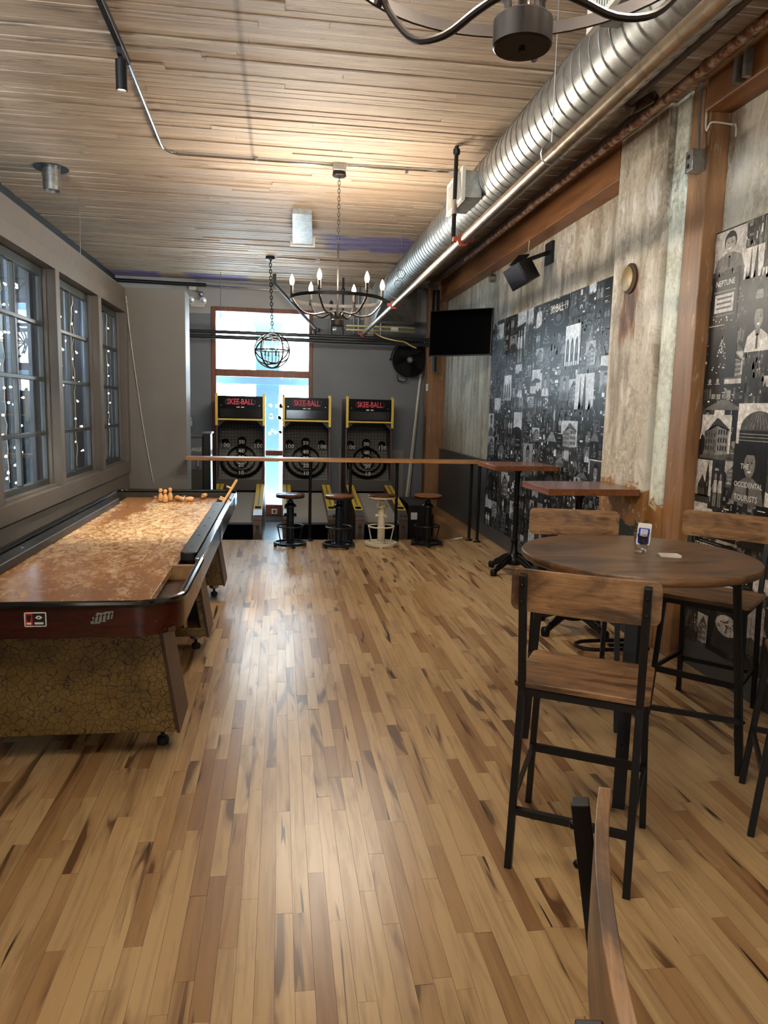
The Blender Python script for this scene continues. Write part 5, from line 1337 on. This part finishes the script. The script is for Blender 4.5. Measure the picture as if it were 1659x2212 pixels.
# ============================================================ SKEE BALL ALLEYS
def skee(label):
    t = T('ball_alley', label, 'arcade machine', group='skee ball alleys by the back wall'); L = dict(origin='local')
    MAR = D.materials.get('maroon_cabinet_side') or flat('maroon_cabinet_side', (66, 40, 40), 0.45)
    for sx in (-1, 1):
        x0, x1 = sorted((sx * 0.365, sx * 0.385))
        MB().prism([(1.72, 0.0), (2.58, 0.0), (2.58, 2.17), (1.74, 2.17), (1.70, 2.13), (1.70, 1.78), (1.80, 1.70), (1.64, 0.74), (1.64, 0.0)], x0, x1, lambda a, b, c: (c, a, b)).build('side_panel', MAR, t, **L)
        MB().prism([(1.655, 1.705), (1.690, 1.70), (1.690, 2.15), (1.73, 2.185), (1.74, 2.205), (1.70, 2.21), (1.665, 2.17)], x0 - 0.006 * (sx < 0) - 0.012 * (sx > 0), x1 + 0.012 * (sx < 0) + 0.006 * (sx > 0), lambda a, b, c: (c, a, b)).build('edge_moulding', YEL, t, **L)
        xa, xb = sorted((sx * 0.255, sx * 0.38))
        MB().prism([(0.0, 0.0), (1.66, 0.0), (1.66, 0.76), (0.16, 0.545), (0.02, 0.49), (0.0, 0.46)], xa, xb, lambda a, b, c: (c, a, b)).build('rail_box', BROWNMET, t, **L)
        MB().hexa([(xa, 0.17, 0.547), (xb, 0.17, 0.547), (xb, 1.655, 0.7605), (xa, 1.655, 0.7605)], [(xa, 0.17, 0.553), (xb, 0.17, 0.553), (xb, 1.655, 0.766), (xa, 1.655, 0.766)]).build('rail_top', YEL, t, **L)
        xm = (xa + xb) / 2
        MB().hexa([(xm - 0.011, 0.42, 0.5885), (xm + 0.011, 0.42, 0.5885), (xm + 0.011, 1.64, 0.7640), (xm - 0.011, 1.64, 0.7640)], [(xm - 0.011, 0.42, 0.5915), (xm + 0.011, 0.42, 0.5915), (xm + 0.011, 1.64, 0.7670), (xm - 0.011, 1.64, 0.7670)]).build('rail_slot', BOARDBK, t, **L)
        MB().prism(rrect(xm - 0.045, xm + 0.045, 0.22, 0.34, 0.03, 4), 0.0, 0.003, lambda a, b, c: (a, b, 0.553 + (b - 0.17) * 0.1435 + c)).build('ball_port', GLOSSBLK, t, **L)
        MB().hexa([(xa, 0.02, 0.488), (xb, 0.02, 0.488), (xb, 0.165, 0.546), (xa, 0.165, 0.546)], [(xa, 0.02, 0.494), (xb, 0.02, 0.494), (xb, 0.165, 0.552), (xa, 0.165, 0.552)]).build('rail_end', STEEL, t, **L)
        MB().box(xm - 0.026, xm + 0.026, -0.005, 0.001, 0.22, 0.36).build('coin_plate', flat('coin_plate', (112, 100, 90), 0.4, 0.5) if 'coin_plate' not in D.materials else D.materials['coin_plate'], t, **L)
        MB().cyl((xm, -0.012, 0.325), (xm, -0.004, 0.325), 0.013, 12).build('coin_knob', CHROME, t, **L)
        MB().box(xa, xb, -0.004, 0.001, 0.425, 0.43).build('front_seam', CHROME, t, **L)
    MB().hexa([(-0.255, 0.02, 0.36), (0.255, 0.02, 0.36), (0.255, 1.66, 0.60), (-0.255, 1.66, 0.60)], [(-0.255, 0.02, 0.388), (0.255, 0.02, 0.388), (0.255, 1.66, 0.63), (-0.255, 1.66, 0.63)]).build('alley', LANE, t, **L)
    MB().box(-0.255, 0.255, 0.03, 0.06, 0.0, 0.365).build('front_panel', GLOSSBLK, t, **L)
    MB().box(-0.255, 0.255, 0.012, 0.022, 0.372, 0.392).build('alley_edge', STEEL, t, **L)
    MB().box(-0.365, 0.365, 1.66, 1.70, 0.66, 0.84).build('sill_panel', CHAR2, t, bev=0.004, **L)
    MB().box(-0.365, 0.365, 2.50, 2.56, 0.0, 2.15).box(-0.365, 0.365, 1.76, 2.56, 2.13, 2.17).build('back_panel', CHAR, t, **L)
    mq = MB().prism(rrect(-0.363, 0.363, 1.81, 2.165, 0.025, 4), 1.70, 1.78, lambda a, b, c: (a, c, b)).build('marquee', GLOSSBLK, t, **L)
    MB().box(-0.365, 0.365, 1.672, 1.70, 1.785, 1.81).build('crossbar', YEL, t, **L)
    m = MB(); letter(m, 'SKEE-BALL', 0.125, lambda a, b, c: (a, 1.697, 2.075 + b), 0.72, None, 0, 0.003); m.build('logo', REDINK, mq, one=True, **L)
    for sx in (-1, 1): MB().tube([(sx * (0.215 + 0.018 * math.cos(a)), 1.697, 2.075 + 0.04 * math.sin(a)) for a in [-2.4 + 0.5 * i for i in range(9)]], 0.004, 5).build('scroll', DULLINK, mq, **L)
    MB().box(-0.06, -0.012, 1.694, 1.699, 1.985, 2.0).box(0.012, 0.06, 1.694, 1.699, 1.985, 2.0).build('small_print', INK, mq, **L)
    MB().box(-0.325, 0.325, 1.694, 1.699, 1.83, 1.965).build('dark_window', flat('smoked_window', (24, 22, 24), 0.1) if 'smoked_window' not in D.materials else D.materials['smoked_window'], mq, **L)
    for sx in (-1, 1): MB().cyl((sx * 0.30, 1.695, 2.02), (sx * 0.30, 1.70, 2.02), 0.008, 8).build('screw', CHROME, mq, **L)
    # target
    o = V((0, 1.86, 0.82)); es = V((0, 0.55, 0.98)).normalized(); nn = V((0, -0.98, 0.55)).normalized()
    B = lambda a, s_, h=0.0: tuple(o + V((a, 0, 0)) + es * s_ + nn * h)
    S_ = lambda z: (z - 0.82) / 0.872
    bd = MB().hexa([B(-0.365, -0.03, -0.02), B(0.365, -0.03, -0.02), B(0.365, 1.10, -0.02), B(-0.365, 1.10, -0.02)], [B(-0.365, -0.03, 0), B(0.365, -0.03, 0), B(0.365, 1.10, 0), B(-0.365, 1.10, 0)]).build('target_board', BOARDBK, t, **L)
    RB = GLOSSBLK

    def ring(a, z, r, hh=0.06):
        MB().lathe([(r, 0.0), (r, hh), (r - 0.022, hh), (r - 0.022, 0.0), (r, 0.0)], B(a, S_(z)), 32, nn).build('score_ring', RB, bd, **L)
    ring(0, 1.13, 0.235); ring(0, 1.10, 0.12); ring(0, 1.285, 0.085, 0.07); ring(0, 1.405, 0.07, 0.08)
    for sx in (-1, 1): ring(sx * 0.27, 1.38, 0.06, 0.08)
    pts = [B(0.315 * math.cos(a), S_(1.10) + 0.28 * math.sin(a), 0.03) for a in [PI + PI * i / 20 for i in range(21)]]
    m = MB()
    for h0 in (0,): m.tube(pts, 0.030, 6)
    m.build('lower_ring', RB, bd, **L)
    for tx, z, a, h in (('50', 1.375, 0, 0.085), ('40', 1.235, 0, 0.075), ('30', 1.14, 0, 0.065), ('20', 1.02, 0, 0.065), ('10', 0.90, 0, 0.065), ('100', 1.32, -0.27, 0.085), ('100', 1.32, 0.27, 0.085)):
        m = MB(); q = o + es * S_(z) + nn * h; q = V((a, q.y - 0.02, q.z)); letter(m, tx, 0.088, lambda x, y, c: (q.x + x, q.y, q.z + y), 1.15, None, 0, 0.002); m.build('score_number', INK, bd, one=True, **L)
    m = MB(); letter(m, 'SKEE-BALL', 0.10, lambda x, y, c: B(x, S_(1.60) + y, 0.004), 0.6); m.build('faded_logo', PINKINK, bd, one=True, **L)
    m = MB()
    for i in range(13): a = -0.24 + 0.04 * i; s_ = S_(1.68) + 0.03 - 0.5 * a * a; m.hexa([B(a - 0.012, s_, 0.002), B(a + 0.012, s_, 0.002), B(a + 0.012, s_ + 0.035, 0.002), B(a - 0.012, s_ + 0.035, 0.002)], [B(a - 0.012, s_, 0.004), B(a + 0.012, s_, 0.004), B(a + 0.012, s_ + 0.035, 0.004), B(a - 0.012, s_ + 0.035, 0.004)])
    m.build('faded_arc', PINKINK, bd, one=True, **L)
    m = MB(); y = 1.80
    for i in range(15): x = -0.35 + 0.05 * i; m.cyl((x, 1.73, 0.86), (x, 1.84, 1.74), 0.0022, 4, caps=False)
    for j in range(18): z = 0.87 + 0.05 * j; yy = 1.73 + 0.11 * (z - 0.86) / 0.88; m.cyl((-0.36, yy, z), (0.36, yy, z), 0.0022, 4, caps=False)
    m.build('safety_net', BLACK, t, kind='stuff', smooth=False, **L)
    for sx in (-1, 1): MB().prism([(sx * 0.365, 1.78), (sx * 0.365, 1.66), (sx * 0.25, 1.78)], 1.78, 1.80, lambda a, b, c: (a, c, b)).build('corner_gusset', CHAR, t, **L)
    return t


a0 = skee('left skee ball alley standing against the bright window')
for o, x in ((a0, -0.615), (copy_tree(a0), 0.44), (copy_tree(a0), 1.468)): o.location = (x, 10.36, -0.35)
D.objects['ball_alley.001']['label'] = 'middle skee ball alley between the other two'
D.objects['ball_alley.002']['label'] = 'right skee ball alley in front of the grey back wall'

# ------------------------------------------------------------ change machine, signs, wall fittings at the far end
t = T('change_machine', 'grey change machine half hidden behind the pillar', 'change machine', (-1.36, 12.5, -0.35))
MB().box(-1.50, -1.24, 12.3, 12.7, -0.35, 1.16).build('body', CHAR2, t, bev=0.01)
MB().box(-1.24, -1.12, 12.42, 12.75, -0.35, 1.20).build('side_cabinet', CHAR, t, bev=0.01)
MB().box(-1.25, -1.10, 12.40, 12.77, 1.20, 1.225).build('cap', STEEL, t)
MB().box(-1.49, -1.25, 12.292, 12.30, 0.62, 1.12).build('front_plate', flat('blue_grey_plate', (92, 98, 106), 0.4), t)
m = MB(); letter(m, 'CHANGE', 0.085, lambda a, b, c: (-1.375 + a, 12.290, 0.94 + b), 0.72); m.build('lettering', INK, t, one=True)
MB().box(-1.42, -1.30, 12.287, 12.292, 0.82, 0.84).build('bill_slot', GLOSSBLK, t)
MB().box(-1.33, -1.28, 12.26, 12.292, 0.66, 0.76).build('coin_cup', STEEL, t, bev=0.008)
t = T('restroom_sign', 'small grey restroom sign on the far left wall', 'sign', (-1.50, 13.09, 1.22))
MB().prism(rrect(-1.58, -1.44, 1.20, 1.48, 0.02, 3), 13.085, 13.098, lambda a, b, c: (a, c, b)).build('plate', flat('sign_grey', (104, 110, 118), 0.5), t)
m = MB().prism(rrect(-1.535, -1.485, 1.30, 1.40, 0.01, 2), 13.081, 13.085, lambda a, b, c: (a, c, b)).cyl((-1.51, 13.081, 1.43), (-1.51, 13.085, 1.43), 0.02, 12); m.build('pictogram', INK, t, one=True)
t = T('emergency_light', 'white twin-head emergency light high on the back wall', 'emergency light', (-1.38, 13.05, 3.30))
MB().box(-1.49, -1.25, 13.03, 13.099, 3.29, 3.42).build('case', OFFW, t, bev=0.012)
for x in (-1.485, -1.29):
    h = MB().lathe([(0.0, 0.0), (0.045, 0.0), (0.06, 0.03), (0.06, 0.05), (0.05, 0.052), (0.0, 0.048)], (x + 0.02, 13.03, 3.40), 18, (0, -1, -0.15)).build('lamp_head', WHITE, t)
    MB().lathe([(0.0, 0.053), (0.045, 0.053), (0.0, 0.06)], (x + 0.02, 13.03, 3.40), 18, (0, -1, -0.15)).build('lens', ALU, h)
t = T('flood_lamp', 'small round lamp under a white box at the top of the back wall', 'lamp', (-1.30, 13.0, 3.48))
MB().box(-1.50, -1.38, 12.98, 13.09, 3.56, 3.63).build('box', WHITE, t, bev=0.005)
MB().cyl((-1.40, 13.02, 3.58), (-1.32, 13.0, 3.52), 0.012, 8).ball((-1.30, 12.99, 3.50), 0.045, 14, 10).build('head', ALU, t)

t = T('cage_fan', 'black caged wall fan in the far right corner', 'fan', (2.23, 12.8, 2.2))
FX, FY, FZ = 2.235, 12.78, 2.52; fr_ = 0.30; ax = V((-0.10, -0.99, -0.06)).normalized()
ex = ax.cross(V((0, 0, 1))).normalized(); ez = ex.cross(ax)
Q = lambda a, r, d: V((FX, FY, FZ)) + ex * (r * math.cos(a)) + ez * (r * math.sin(a)) + ax * d
cage = MB()
for r, d in ((fr_, 0.0), (0.10, 0.07), (0.2, 0.062), (0.27, 0.04)): cage.tube([Q(2 * PI * i / 40, r, d) for i in range(40)], 0.006 if r == fr_ else 0.0025, 5, True)
for i in range(60): a = 2 * PI * i / 60; cage.tube([Q(a, 0.05, 0.074), Q(a, 0.2, 0.062), Q(a, 0.27, 0.04), Q(a, fr_, 0.0)], 0.0016, 4)
cage.build('cage', MATTE, t, one=True, kind='stuff')
MB().lathe([(fr_ + 0.002, -0.03), (fr_ + 0.012, -0.02), (fr_ + 0.012, 0.02), (fr_ + 0.002, 0.02), (fr_ + 0.002, -0.03)], (FX, FY, FZ), 48, ax).build('rim_band', BLACK, t)
MB().lathe([(fr_, -0.12), (0.2, -0.15), (0.0, -0.16)], (FX, FY, FZ), 40, ax).build('rear_shroud', MATTE, t)
for k in range(3):
    a = k * 2 * PI / 3; m = MB(); vs = []
    for j in range(7):
        r = 0.05 + 0.035 * j
        for da, dd in ((-0.38, -0.035), (0.0, 0.0), (0.38, 0.03)): vs.append(Q(a + da * (0.7 + 0.5 * j / 6), r, dd - 0.03))
    m._add(vs, [(j * 3 + i, j * 3 + i + 1, j * 3 + i + 4, j * 3 + i + 3) for j in range(6) for i in range(2)]); m.build('blade', MATTE, t)
hb = MB().lathe([(0.0, 0.09), (0.055, 0.085), (0.06, 0.07), (0.0, 0.07)], (FX, FY, FZ), 24, ax).build('badge_ring', BLACK, t)
MB().lathe([(0.0, 0.094), (0.036, 0.092), (0.036, 0.086), (0.0, 0.086)], (FX, FY, FZ), 20, ax).build('badge', flat('fan_badge', (120, 120, 118), 0.6), hb)
MB().tube([Q(a, fr_ + 0.03, -0.02) for a in [PI * i / 24 - 0.05 for i in range(26)]], 0.012, 6).build('yoke', BLACK, t)
MB().cyl(Q(PI / 2, fr_ + 0.03, -0.02), (FX + 0.02, 13.1, FZ + 0.34), 0.02, 10).build('mount_arm', BLACK, t)
for a in (0, PI): MB().cyl(Q(a, fr_, -0.01), Q(a, fr_ + 0.055, -0.01), 0.014, 10).build('pivot_knob', STEEL if a else BLACK, t)
MB().tube(spline([Q(-1.5, 0.3, -0.05), Q(-1.4, 0.38, -0.06), Q(-1.1, 0.40, -0.1), Q(-0.9, 0.33, -0.1)], 5), 0.008, 6).build('cable', BLACK, t)

t = T('television', 'large black flat television angled out from the right wall', 'television', (2.27, 9.33, 2.35))
c0, c1 = V((1.925, 9.60, 0)), V((2.60, 9.05, 0)); tu = (c1 - c0).normalized(); tn = V((tu.y, -tu.x, 0)); W_ = (c1 - c0).length
mp = lambda a, b, d: tuple(c0 + tu * a + tn * (d + (b - 2.36) * -0.03) + V((0, 0, b)))
MB().prism(rrect(0, W_, 2.355, 2.935, 0.006, 2), -0.035, 0.0, mp).build('casing', BLACK, t)
MB().prism(rrect(0.012, W_ - 0.012, 2.372, 2.925, 0.003, 2), 0.0, 0.002, mp).build('screen', flat('tv_black_screen', (3, 3, 4), 0.3, **{'Specular IOR Level': 0.02}), t)
MB().cyl(mp(W_ * 0.55, 2.65, -0.03), (2.62, 9.75, 2.68), 0.03, 10).cyl((2.62, 9.75, 2.68), (2.80, 9.85, 2.68), 0.03, 10).box(2.77, 2.80, 9.75, 9.95, 2.55, 2.80).build('wall_arm', BLACK, t, one=True)

t = T('box_speaker', 'black box loudspeaker bracketed high on the right wall', 'speaker', (2.5, 7.6, 2.95))
sp = V((2.375, 7.40, 3.160)); sa = V((0.115, -0.16, 0.086)); sc_ = V((0.215, 0.216, 0.115)); sb = V((0.11, -0.02, -0.19)); sn = (-sc_).normalized()
MB().hexa([sp - sa, sp, sp + sc_ - sa * 0.12, sp - sa * 0.88 + sc_], [sp - sa + sb, sp + sb, sp + sb + sc_ - sa * 0.12, sp - sa * 0.88 + sb + sc_]).build('cabinet', BLACK, t, bev=0.008)
gq = lambda u, v, d: tuple(sp - sa * u + sb * v + sn * d)
MB().hexa([gq(0.06, 0.05, 0), gq(0.94, 0.05, 0), gq(0.94, 0.95, 0), gq(0.06, 0.95, 0)], [gq(0.06, 0.05, 0.007), gq(0.94, 0.05, 0.007), gq(0.94, 0.95, 0.007), gq(0.06, 0.95, 0.007)]).build('grille', flat('speaker_grille', (20, 28, 42), 0.7), t)
MB().box(2.77, 2.80, 7.55, 7.75, 3.20, 3.42).cyl((2.78, 7.65, 3.32), tuple(sp + sc_ * 0.7 - sa * 0.5), 0.022, 10).bar(tuple(sp + sc_ * 0.3 - sa * 0.5), tuple(sp + sc_ * 0.95 - sa * 0.5 + V((0, 0, 0.06))), 0.12, 0.012).build('bracket', BLACK, t)
MB().tube(spline([(2.63, 7.85, 3.50), (2.62, 7.84, 3.40), (2.60, 7.80, 3.33), (2.52, 7.68, 3.28)], 5), 0.005, 6).build('cable', WIRE, t)
MB().lathe([(0.0, 0.0), (0.05, 0.0), (0.055, 0.02), (0.05, 0.07), (0.0, 0.075)], (2.80, 9.7, 3.40), 18, (-1, 0, 0)).build('round_junction_box', GALV, label='round grey junction box on the concrete near the beam end', cat='junction box')

# pilaster disc and box on the post
t = T('vent_cover', 'rusty round metal cover on the stained pilaster', 'cover plate', (2.60, 5.42, 2.56))
MB().lathe([(0.0, 0.0), (0.112, 0.0), (0.112, 0.012), (0.10, 0.02), (0.0, 0.02)], (2.62, 5.42, 2.675), 36, (-1, 0, 0)).build('collar', flat('rusted_collar', (58, 40, 26), 0.7, 0, 0.5, 30), t)
MB().lathe([(0.0, 0.03), (0.085, 0.03), (0.092, 0.026), (0.092, 0.018), (0.0, 0.018)], (2.62, 5.43, 2.675), 36, (-1, 0, 0)).build('disc', flat('tarnished_brass', (134, 112, 70), 0.45, 0.2, 0.25, 16), t)
t = T('outlet_box', 'galvanised outlet box on the scuffed timber post', 'outlet box', (2.63, 4.63, 3.21))
MB().box(2.575, 2.665, 4.585, 4.655, 3.20, 3.33).build('box', GALV, t, bev=0.004)
MB().box(2.575, 2.665, 4.655, 4.665, 3.20, 3.33).build('face_plate', STEEL, t)
for z in (3.235, 3.29): MB().cyl((2.573, 4.632, z), (2.577, 4.632, z), 0.015, 12).build('socket', BLACK, t)
MB().tube(spline([(2.63, 4.62, 3.33), (2.635, 4.63, 3.42), (2.64, 4.65, 3.5), (2.64, 4.66, 3.75)], 5), 0.009, 8).build('conduit', ALU, t)
MB().tube(spline([(2.655, 4.60, 3.75), (2.655, 4.60, 3.52), (2.655, 4.585, 3.44), (2.655, 4.545, 3.47), (2.70, 4.54, 3.475), (2.79, 4.54, 3.47), (2.797, 4.50, 3.45), (2.797, 4.49, 3.38)], 6), 0.006, 6).build('white_cable', WHITE, label='white cable looping over the top of the timber post', cat='cable')

# poles, switch and leftovers in the far right corner
MB().cyl((2.21, 12.85, -0.35), (2.49, 13.02, 2.40), 0.022, 12).build('leaning_pole', WHITE, label='thicker pale pole leaning in the far right corner', cat='pole')
MB().cyl((2.26, 12.9, -0.35), (2.55, 13.05, 2.95), 0.013, 10).build('leaning_pole', OFFW, label='thinner pale pole leaning in the far right corner', cat='pole')
t = T('light_switch', 'white switch plate on the far timber post', 'switch', (2.47, 12.49, 2.0))
MB().box(2.475, 2.515, 12.478, 12.499, 1.99, 2.11).build('plate', WHITE, t, bev=0.004)
MB().box(2.488, 2.502, 12.470, 12.479, 2.03, 2.07).build('rocker', OFFW, t)
MB().box(1.045, 2.214, 13.02, 13.06, -0.35, 0.95).build('display_board', flat('pale_grey_panel', (140, 136, 134), 0.5), label='pale grey panel leaning behind the right skee ball alley', cat='panel')
t = T('control_cabinet', 'black equipment cabinet between the right alley and the ledge', 'cabinet', (2.2, 11.6, -0.35))
MB().box(2.02, 2.40, 11.3, 12.2, -0.35, 0.18).build('body', BLACK, t, bev=0.01)
MB().box(2.06, 2.16, 11.285, 11.30, -0.05, 0.06).build('outlet', WHITE, t)
MB().box(2.02, 2.40, 11.32, 12.18, 0.18, 0.20).build('lid', CHAR2, t)
MB().cyl((1.98, 10.3, -0.30), (2.44, 9.5, -0.03), 0.014, 8).build('loose_rod', WHITE, label='thin white rod leaning on the wooden ledge', cat='rod')
t = T('power_outlet', 'white wall outlet low between the left and middle alleys', 'outlet', (-0.09, 13.09, -0.2))
MB().box(-0.13, -0.03, 13.04, 13.07, -0.22, -0.13).build('plate', WHITE, t, bev=0.004)
MB().box(-0.10, -0.06, 13.035, 13.041, -0.20, -0.15).build('socket', CHAR2, t)

# ------------------------------------------------------------ string lights behind the left windows, white cord on the pillar
for k, (yy, zt, nb, lb) in enumerate(((5.68, 2.62, 14, 'string of fairy lights at the left edge of the near left window'), (5.92, 2.66, 16, 'string of fairy lights in the middle of the near left window'), (7.05, 2.66, 12, 'string of fairy lights at the near side of the middle left window'), (7.53, 2.66, 15, 'string of fairy lights in the middle of the middle left window'), (8.95, 2.66, 11, 'string of fairy lights in the far left window'))):
    t = T('string_lights', lb, 'string lights', (-1.95, yy, 1.0), 0, 'fairy light strings behind the left windows')
    pts = []; z = zt
    while z > 1.0: pts.append((-1.955 + R.uniform(-.008, .008), yy + R.uniform(-.02, .02), z)); z -= 0.06
    MB().tube(pts, 0.0028, 5).build('wire', WIRE, t)
    for i in range(nb):
        z = 1.05 + (zt - 1.1) * (i + R.uniform(.1, .8)) / nb; a = R.uniform(0, 6.28); d = V((0.25 * math.cos(a), math.sin(a), R.uniform(-.5, .3))).normalized(); p = V((-1.955, yy, z)) + d * R.uniform(0.02, 0.07)
        MB().lathe([(0.002, 0.0), (0.0095, 0.024), (0.008, 0.029), (0.0, 0.031)], p, 8, d).build('bulb', FAIRY, t)
MB().tube(spline([(-1.775, 9.17, 2.90), (-1.74, 9.185, 2.45), (-1.68, 9.19, 1.9), (-1.61, 9.19, 1.35), (-1.51, 9.185, 0.72)], 8), 0.004, 6).build('hanging_cable', WHITE, label='thin white cord hanging slantwise down the grey pillar', cat='cord')
